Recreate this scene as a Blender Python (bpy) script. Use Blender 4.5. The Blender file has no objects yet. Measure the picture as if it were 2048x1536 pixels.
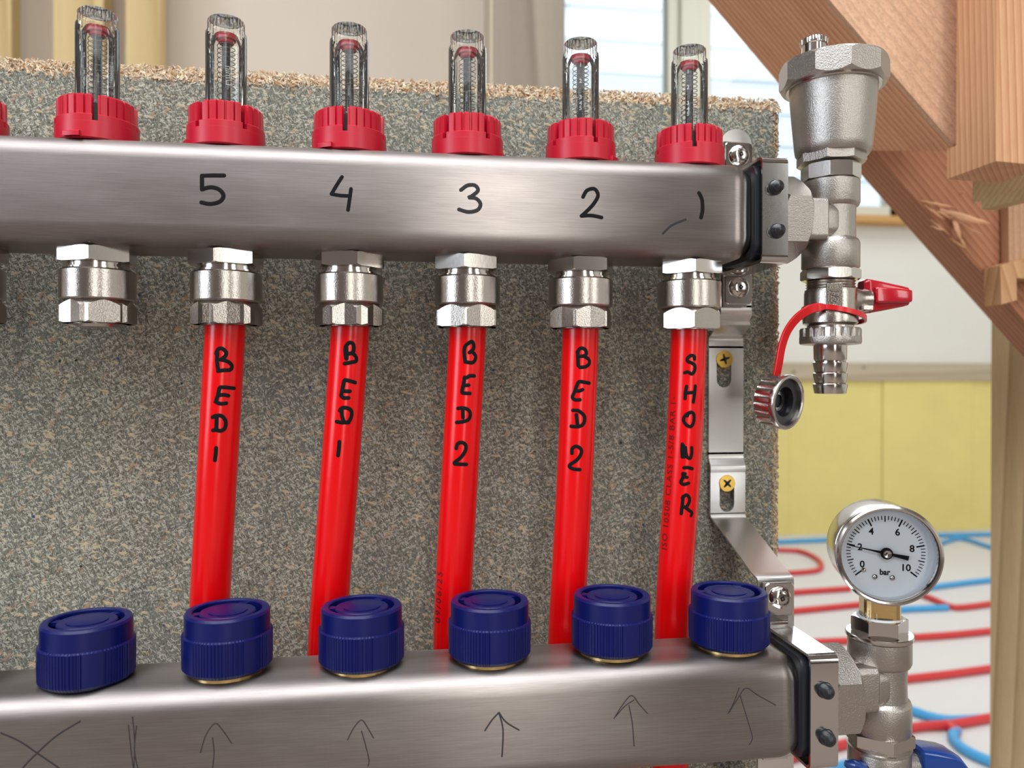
import bpy, bmesh, math, random
from mathutils import Vector, Matrix, noise
random.seed(7)
pi = math.pi
S = 0.001                                    # everything below is written in millimetres

# ------------------------------------------------------------------ camera
CX, CY, CZ = -127.4527, -334.4873, -72.9633
YAW, PIT, ROL, FPX = 0.139439, -0.005895, 0.000349, 1548.13
fw = Vector((math.sin(YAW)*math.cos(PIT), math.cos(YAW)*math.cos(PIT), math.sin(PIT)))
_r = fw.cross(Vector((0, 0, 1))).normalized(); _u = _r.cross(fw)
rt = _r*math.cos(ROL)+_u*math.sin(ROL); up = -_r*math.sin(ROL)+_u*math.cos(ROL)
cam_d = bpy.data.cameras.new('camera'); cam = bpy.data.objects.new('camera', cam_d)
bpy.context.scene.collection.objects.link(cam)
cam.matrix_world = Matrix(((rt.x, up.x, -fw.x, CX*S), (rt.y, up.y, -fw.y, CY*S), (rt.z, up.z, -fw.z, CZ*S), (0, 0, 0, 1)))
cam_d.sensor_width = 36; cam_d.lens = 36*FPX/2048; cam_d.clip_start = 0.01; cam_d.clip_end = 60
cam_d.dof.use_dof = True; cam_d.dof.focus_distance = 0.325; cam_d.dof.aperture_fstop = 11
bpy.context.scene.camera = cam
CAM = Vector((CX, CY, CZ))

# ------------------------------------------------------------------ view, world, lights
sc = bpy.context.scene
sc.view_settings.view_transform = 'Standard'; sc.view_settings.look = 'None'
sc.view_settings.gamma = 1; sc.view_settings.use_curve_mapping = False
sc.view_settings.exposure = 0.0
w = bpy.data.worlds.new('world'); sc.world = w; w.use_nodes = True
bg = w.node_tree.nodes['Background']; bg.inputs[0].default_value = (0.80, 0.92, 1, 1); bg.inputs[1].default_value = 1.9
sc.cycles.max_bounces = 10; sc.cycles.transmission_bounces = 10; sc.cycles.glossy_bounces = 5
sc.cycles.diffuse_bounces = 4; sc.cycles.caustics_refractive = False; sc.cycles.caustics_reflective = False
sc.cycles.sample_clamp_indirect = 6

def area(name, loc, size, rot, power, col):
    l = bpy.data.lights.new(name, 'AREA'); l.shape = 'RECTANGLE'; l.size = size[0]; l.size_y = size[1]
    l.energy = power; l.color = col
    o = bpy.data.objects.new(name, l); sc.collection.objects.link(o); o.location = loc; o.rotation_euler = rot
    return o
# daylight coming in through the openings of the room: tall opening and window behind the camera, left window, roof light; plus an added rear fill
area('daylight_back_opening', (0.21, -2.36, 0.45), (0.34, 1.9), (pi/2, 0, 0), 9, (1, .95, .84))
area('daylight_back_window', (1.80, -2.36, 0.65), (0.80, 1.3), (pi/2, 0, 0), 12, (1, .94, .83))
area('daylight_left_window', (-2.76, -1.45, 0.45), (1.2, 1.5), (pi/2, 0, -pi/2), 28, (.78, .89, 1))
area('daylight_roof_window', (-0.70, -1.25, 1.79), (2.8, 1.9), (0, 0, 0), 84, (.97, .98, 1))
area('added_rear_fill', (1.3, 1.3, 1.79), (1.2, 1.2), (0, 0, 0), 20, (.97, .98, 1))  # unseen overhead lamp, added to brighten the far end of the room
area('daylight_far_window', (1.15, 2.36, 1.0), (1.5, 1.1), (-pi/2, 0, 0), 12, (.88, .95, 1))

# ------------------------------------------------------------------ pixel helpers (2048x1536 frame)
def ray(x, y): return fw + rt*((x-1024)/FPX) - up*((y-768)/FPX)
def onY(x, y, Y): d = ray(x, y); return CAM + d*((Y-CY)/d.y)
def onZ(x, y, Z): d = ray(x, y); return CAM + d*((Z-CZ)/d.z)

# ------------------------------------------------------------------ materials
def nmat(name):
    m = bpy.data.materials.new(name); m.use_nodes = True
    nt = m.node_tree; b = nt.nodes['Principled BSDF']
    return m, nt, b
def N(nt, t, **k):
    n = nt.nodes.new(t)
    for a, v in k.items():
        if a.startswith('i_'):
            n.inputs[int(a[2:]) if a[2:].isdigit() else a[2:]].default_value = v
        else: setattr(n, a, v)
    return n
def mmco(nt, rot=(0, 0, 0), sc_=(1, 1, 1)):
    tc = N(nt, 'ShaderNodeTexCoord'); a = N(nt, 'ShaderNodeVectorMath', operation='SCALE'); a.inputs['Scale'].default_value = 1000
    nt.links.new(tc.outputs['Object'], a.inputs[0])
    mp = N(nt, 'ShaderNodeMapping'); mp.inputs['Rotation'].default_value = rot
    m2 = N(nt, 'ShaderNodeMapping'); m2.inputs['Scale'].default_value = sc_
    nt.links.new(a.outputs[0], mp.inputs[0]); nt.links.new(mp.outputs[0], m2.inputs[0])
    return m2.outputs[0]
def noi(nt, co, scale, detail=3, rough=.5, dist=0):
    n = N(nt, 'ShaderNodeTexNoise'); n.inputs['Scale'].default_value = scale; n.inputs['Detail'].default_value = detail
    n.inputs['Roughness'].default_value = rough; n.inputs['Distortion'].default_value = dist
    nt.links.new(co, n.inputs['Vector']); return n
def ramp(nt, fac, stops, interp='LINEAR'):
    r = N(nt, 'ShaderNodeValToRGB'); r.color_ramp.interpolation = interp
    e = r.color_ramp.elements
    while len(e) < len(stops): e.new(.5)
    for q, (p, c) in zip(e, stops):
        q.position = p; q.color = (c[0], c[1], c[2], 1) if hasattr(c, '__len__') else (c, c, c, 1)
    nt.links.new(fac, r.inputs[0]); return r.outputs[0]
def mix(nt, fac, a, b, mode='MIX'):
    m = N(nt, 'ShaderNodeMix', data_type='RGBA', blend_type=mode)
    for s, v in ((m.inputs[0], fac), (m.inputs[6], a), (m.inputs[7], b)):
        if isinstance(v, (int, float)): s.default_value = v
        elif isinstance(v, tuple): s.default_value = (*v, 1)
        else: nt.links.new(v, s)
    return m.outputs[2]
def bump(nt, b, h, dist, strength=1):
    n = N(nt, 'ShaderNodeBump'); n.inputs['Strength'].default_value = strength; n.inputs['Distance'].default_value = dist*S
    nt.links.new(h, n.inputs['Height']); nt.links.new(n.outputs[0], b.inputs['Normal']); return n
def srgb(r, g, b): return tuple(((c/255)/12.92 if c/255 <= .04045 else ((c/255+.055)/1.055)**2.4) for c in (r, g, b))

def plain(name, col, rough=.4, metal=0, bs=None, bd=.1, coat=0, sss=0, spec=.5, var=.0, vs=.2):
    m, nt, b = nmat(name)
    b.inputs['Base Color'].default_value = (*col, 1); b.inputs['Roughness'].default_value = rough
    b.inputs['Metallic'].default_value = metal; b.inputs['Coat Weight'].default_value = coat
    b.inputs['Specular IOR Level'].default_value = spec
    if sss: b.inputs['Subsurface Weight'].default_value = sss; b.inputs['Subsurface Scale'].default_value = .002
    co = mmco(nt)
    if bs: bump(nt, b, noi(nt, co, bs, 2).outputs[0], bd)
    if var:
        f = noi(nt, co, vs, 4).outputs[0]
        nt.links.new(mix(nt, f, tuple(c*(1-var) for c in col), tuple(min(1, c*(1+var)) for c in col)), b.inputs['Base Color'])
    return m

def mk_brushed():
    m, nt, b = nmat('brushed_stainless_steel')
    b.inputs['Metallic'].default_value = 1
    co = mmco(nt, sc_=(.02, 1, 1))
    g = noi(nt, co, 5, 3, .6).outputs[0]
    co2 = mmco(nt, sc_=(.25, 1, 1)); s = noi(nt, co2, .05, 3, .5).outputs[0]
    nt.links.new(ramp(nt, g, [(.3, (.245, .217, .206)), (.7, (.315, .28, .266))]), b.inputs['Base Color'])
    nt.links.new(ramp(nt, s, [(.35, .30), (.7, .39)]), b.inputs['Roughness'])
    b.inputs['Anisotropic'].default_value = .85
    tg = N(nt, 'ShaderNodeTangent', direction_type='RADIAL', axis='X')
    nt.links.new(tg.outputs[0], b.inputs['Tangent'])
    bump(nt, b, g, .012)
    return m
def mk_cast(name, col, rough, bs, bd):
    m, nt, b = nmat(name); b.inputs['Metallic'].default_value = 1
    b.inputs['Base Color'].default_value = (*col, 1); b.inputs['Roughness'].default_value = rough
    co = mmco(nt); n = noi(nt, co, bs, 3, .6)
    bump(nt, b, n.outputs[0], bd); return m
STEEL = mk_brushed()
NICKEL = mk_cast('nickel_plated_brass', (.50, .455, .42), .2, 1.9, .075)
CAST = mk_cast('satin_nickel_casting', (.45, .415, .385), .31, 1.7, .17)
MACH = mk_cast('machined_nickel', (.58, .54, .51), .16, .6, .01)
CHROME = mk_cast('bright_zinc_plate', (.74, .72, .70), .30, .12, .05)
CHROMEP = mk_cast('polished_chrome', (.60, .58, .57), .12, .08, .02)
BRASS = mk_cast('brass', (.70, .50, .22), .25, 1.2, .03)
GOLD = mk_cast('yellow_zinc_plate', (.72, .46, .10), .33, .8, .05)
RED = plain('crimson_plastic', (.50, .006, .025), .36, bs=.6, bd=.02)
REDD = plain('red_lacquer', (.42, .004, .016), .2, coat=.5)
PEX = plain('red_plastic_pipe', (.70, .002, .004), .24, sss=0, coat=0, spec=.45, bs=.25, bd=.03)
STRAPR = plain('red_rubber', (.60, .006, .01), .3, sss=.1)
BLUE = plain('dark_blue_plastic', (.002, .005, .08), .34, bs=.5, bd=.02, spec=.35)
BLUEL = plain('blue_lacquer', (.002, .035, .19), .22, coat=.4)
BLACK = plain('black_rubber', (.012, .013, .017), .32)
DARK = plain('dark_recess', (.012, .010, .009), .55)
INK = plain('black_marker_ink', (.004, .003, .004), .6, spec=.15)
INKG = plain('faded_marker_ink', (.028, .026, .028), .6, spec=.2)
PENCIL = plain('pencil_line', (.035, .03, .033), .6, spec=.2)
PRINT = plain('dark_red_print', (.10, .002, .003), .5)
WHITEP = plain('white_print', (.8, .8, .8), .5)
DIAL = plain('white_dial', (.93, .96, 1.0), .6)
SPRING = plain('spring_wire', (.22, .20, .19), .3, metal=.9)
CREVSHADE = plain('crevice_shade_dirt', (.10, .09, .08), .5, metal=.6)  # dark tone for crevice shading and dirt round the raised figures
TAPE = plain('white_sealing_tape', (.8, .8, .8), .5)
def mk_glassy(name, refr, ior, tint, haze=0):
    """clear plastic: part straight transmission (so light gets through), part refraction, fresnel gloss"""
    m, nt, b = nmat(name); b.inputs['Base Color'].default_value = (*tint, 1); b.inputs['Roughness'].default_value = .02
    b.inputs['Transmission Weight'].default_value = 1; b.inputs['IOR'].default_value = ior
    tr = N(nt, 'ShaderNodeBsdfTransparent'); tr.inputs[0].default_value = (*tint, 1)
    gl = N(nt, 'ShaderNodeBsdfGlossy'); gl.inputs['Roughness'].default_value = .03
    fr = N(nt, 'ShaderNodeFresnel'); fr.inputs[0].default_value = 1.34
    ms = N(nt, 'ShaderNodeMixShader'); nt.links.new(fr.outputs[0], ms.inputs[0]); nt.links.new(tr.outputs[0], ms.inputs[1]); nt.links.new(gl.outputs[0], ms.inputs[2])
    m2 = N(nt, 'ShaderNodeMixShader'); m2.inputs[0].default_value = refr; nt.links.new(ms.outputs[0], m2.inputs[1]); nt.links.new(b.outputs[0], m2.inputs[2])
    out = m2
    if haze:
        df = N(nt, 'ShaderNodeBsdfTranslucent'); d2 = N(nt, 'ShaderNodeBsdfDiffuse'); m4 = N(nt, 'ShaderNodeAddShader')
        df.inputs[0].default_value = (.6, .6, .6, 1); d2.inputs[0].default_value = (.6, .6, .6, 1)
        nt.links.new(df.outputs[0], m4.inputs[0]); nt.links.new(d2.outputs[0], m4.inputs[1])
        out = N(nt, 'ShaderNodeMixShader'); out.inputs[0].default_value = haze; nt.links.new(m2.outputs[0], out.inputs[1]); nt.links.new(m4.outputs[0], out.inputs[2])
    nt.links.new(out.outputs[0], nt.nodes['Material Output'].inputs['Surface']); return m
CLEAR = mk_glassy('clear_plastic', .0, 1.25, (.99, .995, .985), haze=.02)
LENS = mk_glassy('clear_lens', 0.0, 1.1, (.98, .99, 1))

def mk_chip():
    m, nt, b = nmat('chipboard'); b.inputs['Roughness'].default_value = .75; b.inputs['Specular IOR Level'].default_value = .3
    base = mmco(nt)
    f = noi(nt, base, 1.0, 5, .75, 1.2).outputs[0]
    col = ramp(nt, f, [(.32, srgb(50, 45, 38)), (.44, srgb(98, 93, 82)), (.54, srgb(136, 134, 122)), (.68, srgb(184, 178, 160))])
    lg = noi(nt, base, .018, 3).outputs[0]
    col = mix(nt, ramp(nt, lg, [(.42, 0.), (.62, .45)]), col, srgb(112, 120, 112))
    H = f
    k = 0
    for ang, sx, sy, th, cc in ((.3, .95, .22, .50, srgb(204, 196, 176)), (1.35, 1.05, .24, .62, srgb(84, 76, 64)), (2.2, .9, .2, .54, srgb(194, 190, 176)),
                                (2.85, .42, .11, .84, srgb(206, 184, 146)), (.9, .36, .1, .90, srgb(176, 142, 114)), (1.9, 1.6, .4, .72, srgb(206, 200, 184))):
        wob = noi(nt, base, .33, 3).outputs['Color']
        add = N(nt, 'ShaderNodeVectorMath', operation='MULTIPLY_ADD'); nt.links.new(wob, add.inputs[0]); add.inputs[1].default_value = (2.6, 2.6, 2.6)
        nt.links.new(base, add.inputs[2])
        mp0 = N(nt, 'ShaderNodeMapping'); mp0.inputs['Rotation'].default_value = (0, ang, 0); mp0.inputs['Location'].default_value = (k*37, 0, k*11)
        mp = N(nt, 'ShaderNodeMapping'); mp.inputs['Scale'].default_value = (sy, .6, sx)
        nt.links.new(add.outputs[0], mp0.inputs[0]); nt.links.new(mp0.outputs[0], mp.inputs[0])
        v = N(nt, 'ShaderNodeTexVoronoi'); v.inputs['Scale'].default_value = 1.6; nt.links.new(mp.outputs[0], v.inputs['Vector'])
        sep = N(nt, 'ShaderNodeSeparateColor'); nt.links.new(v.outputs['Color'], sep.inputs[0])
        pick = ramp(nt, sep.outputs[0], [(th-.02, 0.), (th+.02, 1.)])
        core = ramp(nt, v.outputs['Distance'], [(.30, 1.), (.48, 0.)])
        fac = N(nt, 'ShaderNodeMath', operation='MULTIPLY'); nt.links.new(pick, fac.inputs[0]); nt.links.new(core, fac.inputs[1])
        fac2 = N(nt, 'ShaderNodeMath', operation='MULTIPLY'); nt.links.new(fac.outputs[0], fac2.inputs[0]); fac2.inputs[1].default_value = .8
        col = mix(nt, fac2.outputs[0], col, cc)
        ad = N(nt, 'ShaderNodeMath', operation='MULTIPLY_ADD'); nt.links.new(fac.outputs[0], ad.inputs[0]); ad.inputs[1].default_value = .22; nt.links.new(H, ad.inputs[2]); H = ad.outputs[0]
        k += 1
    # rare coloured flecks
    v = N(nt, 'ShaderNodeTexVoronoi'); v.inputs['Scale'].default_value = .11; nt.links.new(base, v.inputs['Vector'])
    core = ramp(nt, v.outputs['Distance'], [(.06, 1.), (.09, 0.)])
    sep = N(nt, 'ShaderNodeSeparateColor'); nt.links.new(v.outputs['Color'], sep.inputs[0])
    fc = ramp(nt, sep.outputs[1], [(.3, srgb(60, 74, 120)), (.35, srgb(190, 110, 84)), (.7, srgb(186, 142, 112)), (.75, srgb(44, 40, 36))], 'CONSTANT')
    pk = ramp(nt, sep.outputs[0], [(.48, 0.), (.5, 1.)])
    m2 = N(nt, 'ShaderNodeMath', operation='MULTIPLY'); nt.links.new(core, m2.inputs[0]); nt.links.new(pk, m2.inputs[1])
    col = mix(nt, m2.outputs[0], col, fc)
    nt.links.new(col, b.inputs['Base Color'])
    bump(nt, b, H, .35, .7)
    return m
CHIP = mk_chip()
def mk_torn():
    m, nt, b = nmat('torn_wood_chips'); b.inputs['Roughness'].default_value = .8
    g = N(nt, 'ShaderNodeNewGeometry')
    c = ramp(nt, g.outputs['Random Per Island'], [(0, srgb(186, 140, 100)), (.25, srgb(218, 186, 150)), (.5, srgb(234, 212, 182)), (.75, srgb(206, 186, 158)), (1, srgb(244, 230, 208))])
    n = noi(nt, mmco(nt), 1.2, 4).outputs[0]
    nt.links.new(mix(nt, .35, c, ramp(nt, n, [(.3, .15), (.7, .8)]), 'MULTIPLY'), b.inputs['Base Color'])
    return m
TORN = mk_torn()
def mk_wood(name, c1, c2, rot, ring=3.0, rough=.6, fine=1.0, bumpd=.12, knots=False, speck=0.0):
    m, nt, b = nmat(name); b.inputs['Roughness'].default_value = rough; b.inputs['Specular IOR Level'].default_value = .3
    co = mmco(nt, rot=rot, sc_=(1, 1, .035))
    wv = N(nt, 'ShaderNodeTexWave', wave_type='BANDS', bands_direction='DIAGONAL', wave_profile='SAW')
    wv.inputs['Scale'].default_value = .31/ring; wv.inputs['Distortion'].default_value = 2.2; wv.inputs['Detail'].default_value = 2; wv.inputs['Detail Scale'].default_value = .35/ring
    nt.links.new(co, wv.inputs['Vector'])
    n1 = noi(nt, co, 1.6*fine, 4, .65).outputs[0]
    n2 = noi(nt, co, .06, 3).outputs[0]
    a = ramp(nt, wv.outputs['Fac'], [(0, 0.), (.75, .55), (.93, 1.), (1, .2)])
    f = mix(nt, .55, a, n1)
    f = mix(nt, .30, f, n2)
    col = ramp(nt, f, [(.25, c1), (.72, c2)])
    if speck:
        co3 = mmco(nt, rot=rot, sc_=(1, 1, .4)); n3 = noi(nt, co3, .9, 4, .8).outputs[0]
        col = mix(nt, ramp(nt, n3, [(.45, 0.), (.62, speck)]), col, tuple(x*.55 for x in c1))
    if knots:
        v = N(nt, 'ShaderNodeTexVoronoi'); v.inputs['Scale'].default_value = .012
        cc = mmco(nt, rot=rot, sc_=(1, 1, .7)); nt.links.new(cc, v.inputs['Vector'])
        col = mix(nt, ramp(nt, v.outputs['Distance'], [(.06, .8), (.12, 0.)]), col, tuple(x*.5 for x in c2))
    nt.links.new(col, b.inputs['Base Color'])
    bump(nt, b, f, bumpd)
    return m
DIAG = (0, math.radians(41.2), 0)
FIR = mk_wood('fir_dark', srgb(232, 178, 140), srgb(176, 108, 72), DIAG, 2.2)
FIR2 = mk_wood('fir_pale', srgb(222, 180, 148), srgb(196, 150, 118), DIAG, 3.4, speck=.75)
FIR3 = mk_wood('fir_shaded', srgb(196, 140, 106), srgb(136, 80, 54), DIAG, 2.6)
FIRV = mk_wood('fir_upright', srgb(220, 174, 136), srgb(176, 114, 74), (0, 0, pi/2), 2.3, bumpd=.1)
FIRV2 = mk_wood('fir_upright_rough', srgb(206, 166, 132), srgb(164, 122, 92), (0, 0, .2), 3.2, speck=.4)
PALE = mk_wood('pale_offcut', srgb(206, 184, 144), srgb(166, 140, 100), (0, pi/2, 0), 3)
TREAT = mk_wood('treated_softwood', srgb(226, 202, 160), srgb(166, 140, 102), (0, .012, .1), 11, speck=.2, fine=.7)
GREYW = mk_wood('weathered_grey_stud', srgb(166, 154, 138), srgb(124, 112, 98), (0, .03, 0), 40, speck=.15)
GREYS = mk_wood('stud_edge', srgb(214, 204, 188), srgb(178, 158, 130), (0, 0, 0), 12, speck=.3)
TAN = mk_wood('tan_stud', srgb(214, 190, 140), srgb(178, 150, 100), (0, 0, 0), 34, knots=True)

# ------------------------------------------------------------------ mesh builder
class MB:
    def __init__(s): s.v = []; s.f = []
    def add(s, vs, fs, m=None):
        o = len(s.v)
        s.v += [(m @ Vector(p)) if m is not None else Vector(p) for p in vs]
        s.f += [tuple(i+o for i in f) for f in fs]; return s
    def grid(s, rows, closed=True, m=None, caps=(True, True)):
        n = len(rows[0]); vs = [p for r in rows for p in r]; fs = []
        for i in range(len(rows)-1):
            for j in range(n if closed else n-1):
                a = i*n+j; b = i*n+(j+1) % n
                fs.append((a, b, b+n, a+n))
        if closed and caps[0]: fs.append(tuple(reversed(range(n))))
        if closed and caps[1]: fs.append(tuple(range((len(rows)-1)*n, len(rows)*n)))
        return s.add(vs, fs, m)
    def lathe(s, prof, seg=48, m=None, rf=None, caps=(True, True)):
        rows = []
        for k, (r, z) in enumerate(prof):
            row = []
            for j in range(seg):
                t = 2*pi*j/seg; rr = rf(t, r, z, k) if rf else r
                row.append((rr*math.cos(t), rr*math.sin(t), z))
            rows.append(row)
        return s.grid(rows, True, m, caps)
    def box(s, a, b, m=None, bev=0):
        (x0, y0, z0), (x1, y1, z1) = a, b
        if bev:
            rows = []
            for z, i in ((z0, bev), (z0+bev, 0), (z1-bev, 0), (z1, bev)):
                X0, X1, Y0, Y1 = x0+i, x1-i, y0+i, y1-i; c = bev-i if i < bev else 0
                c = bev
                rows.append([(X0+c, Y0, z), (X1-c, Y0, z), (X1, Y0+c, z), (X1, Y1-c, z), (X1-c, Y1, z), (X0+c, Y1, z), (X0, Y1-c, z), (X0, Y0+c, z)])
            return s.grid(rows, True, m)
        return s.grid([[(x0, y0, z), (x1, y0, z), (x1, y1, z), (x0, y1, z)] for z in (z0, z1)], True, m)
    def prism(s, poly, d, m=None):
        """poly: list of 3D points (planar), d: extrusion vector"""
        d = Vector(d); a = [Vector(p) for p in poly]; n = len(a)
        return s.add(a+[p+d for p in a], [tuple(range(n))[::-1], tuple(range(n, 2*n))]+[(i, (i+1) % n, (i+1) % n+n, i+n) for i in range(n)], m)
    def tube(s, pts, r, seg=12, m=None, closed=False):
        P = [Vector(p) for p in pts]; rows = []; ref = None
        for i, p in enumerate(P):
            if closed: t = (P[(i+1) % len(P)]-P[i-1]).normalized()
            else: t = (P[min(i+1, len(P)-1)]-P[max(i-1, 0)]).normalized()
            if ref is None: ref = t.orthogonal().normalized()
            ref = (ref-t*ref.dot(t)).normalized(); bb = t.cross(ref)
            rr = r[i] if hasattr(r, '__len__') else r
            rows.append([p+(ref*math.cos(a)+bb*math.sin(a))*rr for a in [2*pi*j/seg for j in range(seg)]])
        if closed: rows.append(rows[0]); return s.grid(rows, True, m, (False, False))
        return s.grid(rows, True, m)
    def nut(s, n, rc, z0, z1, m=None, ch0=.0, ch1=.0, rot=0, k=.5, sub=8, fil=0):
        """polygon nut, corner radius rc, chamfer ends when ch>0 (amount beyond which corner is cut)"""
        ap = rc*math.cos(pi/n); T = []
        for i in range(n*sub):
            t = 2*pi*i/(n*sub); lt = (t % (2*pi/n))-pi/n
            T.append((t+rot, min(ap/math.cos(lt), rc*(1-fil))))
        def row(fn): return [(fn(r)[0]*math.cos(t), fn(r)[0]*math.sin(t), fn(r)[1]) for t, r in T]
        rows = []
        if ch0: rows.append(row(lambda r: (rc-ch0, z0)) if rc-ch0 < ap else row(lambda r: (min(r, rc-ch0), z0)))
        rows.append(row(lambda r: (r, z0+(max(0, r-(rc-ch0))*k if ch0 else 0))))
        rows.append(row(lambda r: (r, z1-(max(0, r-(rc-ch1))*k if ch1 else 0))))
        if ch1: rows.append(row(lambda r: (min(r, rc-ch1), z1)))
        return s.grid(rows, True, m)
    def arc_solid(s, a0, a1, n, rout, rin, z0, z1, m=None, bev=.0):
        rows = []
        for i in range(n+1):
            a = a0+(a1-a0)*i/n; ro = rout(a) if callable(rout) else rout
            c, q = math.cos(a), math.sin(a)
            rows.append([(rin*c, rin*q, z0), (ro*c, ro*q, z0), (ro*c, ro*q, z1-bev), ((ro-bev)*c, (ro-bev)*q, z1), (rin*c, rin*q, z1)])
        return s.grid(rows, True, m)
    def build(s, name, mat, parent=None, origin=None, smooth=True, ang=32):
        o0 = Vector(origin) if origin is not None else (Vector(parent['_o']) if parent is not None else Vector((0, 0, 0)))
        me = bpy.data.meshes.new(name); me.from_pydata([(p-o0)*S for p in s.v], [], s.f)
        bm = bmesh.new(); bm.from_mesh(me); bmesh.ops.remove_doubles(bm, verts=bm.verts, dist=1e-7)
        bmesh.ops.recalc_face_normals(bm, faces=bm.faces); bm.to_mesh(me); bm.free()
        if smooth:
            me.shade_smooth(); me.set_sharp_from_angle(angle=math.radians(ang))
        me.materials.append(mat)
        o = bpy.data.objects.new(name, me); sc.collection.objects.link(o); o['_o'] = tuple(o0)
        if parent is not None: o.parent = parent
        else: o.location = o0*S
        return o
def thing(name, label, cat, origin, group=None):
    o = bpy.data.objects.new(name, None); sc.collection.objects.link(o); o.empty_display_size = .01
    o.location = Vector(origin)*S; o['_o'] = tuple(origin); tag(o, label, cat, group); return o
def tag(o, label, cat, group=None):
    o['label'] = label; o['category'] = cat
    if group: o['group'] = group
    return o
def struct(o, label=None):
    o['kind'] = 'structure'
    if label: o['label'] = label
    return o
def dup(root, loc, rotz=0, label=None, group=None):
    def cp(o, par):
        c = o.copy(); sc.collection.objects.link(c)
        if par is not None: c.parent = par
        for ch in list(o.children): cp(ch, c)
        return c
    r = cp(root, None); r.location = Vector(loc)*S; r.rotation_euler = (0, 0, rotz)
    if label: r['label'] = label
    if group: r['group'] = group
    return r
def frame(o, z, x=None):
    z = Vector(z).normalized(); x = Vector(x) if x is not None else z.orthogonal()
    x = (x-z*x.dot(z)).normalized(); y = z.cross(x); o = Vector(o)
    return Matrix(((x.x, y.x, z.x, o.x), (x.y, y.y, z.y, o.y), (x.z, y.z, z.z, o.z), (0, 0, 0, 1)))
T = lambda *a: Matrix.Translation(Vector(a))

def smooth_line(pts, n=6):
    P = [Vector((*p, 0)) for p in pts]
    if len(P) < 3: return [(P[0].lerp(P[1], i/8)).to_tuple()[:2] for i in range(9)]
    out = []
    for i in range(len(P)-1):
        p0 = P[max(i-1, 0)]; p1 = P[i]; p2 = P[i+1]; p3 = P[min(i+2, len(P)-1)]
        for k in range(n):
            t = k/n
            out.append(.5*((2*p1)+(p2-p0)*t+(2*p0-5*p1+4*p2-p3)*t*t+(3*p1-p0-3*p2+p3)*t**3))
    out.append(P[-1]); return [(q.x, q.y) for q in out]
def strokes(name, lines, surf, width, mat, parent, lift=.06, sharp=False):
    """pen strokes lying on a surface; surf(px,py) -> point, normal; width in mm"""
    b = MB()
    for ln in lines:
        pts = ln if sharp else smooth_line(ln)
        if sharp:
            q = []
            for i in range(len(pts)-1):
                for k in range(6): q.append((pts[i][0]+(pts[i+1][0]-pts[i][0])*k/6, pts[i][1]+(pts[i+1][1]-pts[i][1])*k/6))
            pts = q+[pts[-1]]
        P = [surf(*p) for p in pts]
        rows = []; n = len(P)
        for i in range(n):
            p, nn = P[i]; t = (P[min(i+1, n-1)][0]-P[max(i-1, 0)][0]).normalized(); sd = nn.cross(t).normalized()
            hw = width/2
            rows.append((p, nn, sd, hw, t))
        # rounded ends
        p, nn, sd, hw, t = rows[0]; head = [(p-t*hw*math.sin(a), nn, sd, hw*math.cos(a), t) for a in (1.35, .9, .45)]
        p, nn, sd, hw, t = rows[-1]; tail = [(p+t*hw*math.sin(a), nn, sd, hw*math.cos(a), t) for a in (.45, .9, 1.35)]
        G = []
        for p, nn, sd, hw, t in head+rows+tail:
            G.append([p+sd*hw+nn*lift*.3, p+sd*hw*.6+nn*lift, p+nn*lift*1.1, p-sd*hw*.6+nn*lift, p-sd*hw+nn*lift*.3, p-nn*.05])
        b.grid(G, True)
    return b.build(name, mat, parent)
def textmesh(body, size, fn, b, align='CENTER', bold=0, space=1.0, aspect=1.0, cuts=0):
    """text laid out in mm, then every vertex mapped by fn(x,y,z)"""
    cu = bpy.data.curves.new('text', 'FONT'); cu.body = body; cu.size = size; cu.align_x = align; cu.align_y = 'CENTER'
    cu.extrude = .04; cu.offset = bold; cu.space_character = space; cu.resolution_u = 3
    o = bpy.data.objects.new('text', cu); sc.collection.objects.link(o)
    dg = bpy.context.evaluated_depsgraph_get(); me = o.evaluated_get(dg).to_mesh()
    bm = bmesh.new(); bm.from_mesh(me)
    if cuts:                                   # extra edge rows so that long strokes follow a curved surface
        for k in range(-12, 13):
            bmesh.ops.bisect_plane(bm, geom=bm.verts[:]+bm.edges[:]+bm.faces[:], plane_co=(0, k*cuts, 0), plane_no=(0, 1, 0))
    bm.verts.index_update()
    b.add([fn(v.co.x*aspect, v.co.y, v.co.z) for v in bm.verts], [tuple(v.index for v in p.verts) for p in bm.faces]); bm.free()
    o.evaluated_get(dg).to_mesh_clear(); bpy.data.objects.remove(o); bpy.data.curves.remove(cu)

# ================================================================== room shell
ZF, ZC = -673, 1810
XL, XR, YB, YF = -2800, 2900, -2400, 2480
def slab(name, a, b, mat):
    return struct(MB().box(a, b).build(name, mat, smooth=False))
PLAS = plain('pale_plaster', srgb(228, 225, 216), .8, var=.04, vs=.004)
PLASW = plain('warm_plasterboard', srgb(208, 194, 178), .8, var=.05, vs=.004)
BACKW = plain('grey_brown_plaster', srgb(84, 70, 62), .8, var=.1, vs=.003)
SCREED = plain('pale_floor_panel', srgb(214, 210, 206), .6, var=.04, vs=.004)
slab('floor', (XL, 380, ZF-60), (XR, YF, ZF), SCREED)
o = slab('trim_4', (XL, YB, ZF-60), (XR, 380, ZF), plain('shade_darkened_floor', srgb(132, 119, 110), .8, var=.15, vs=.003)); o['label'] = 'near-side floor section, browned to stand in for shade'  # near floor coloured darker for the shade of whoever holds the camera
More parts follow.
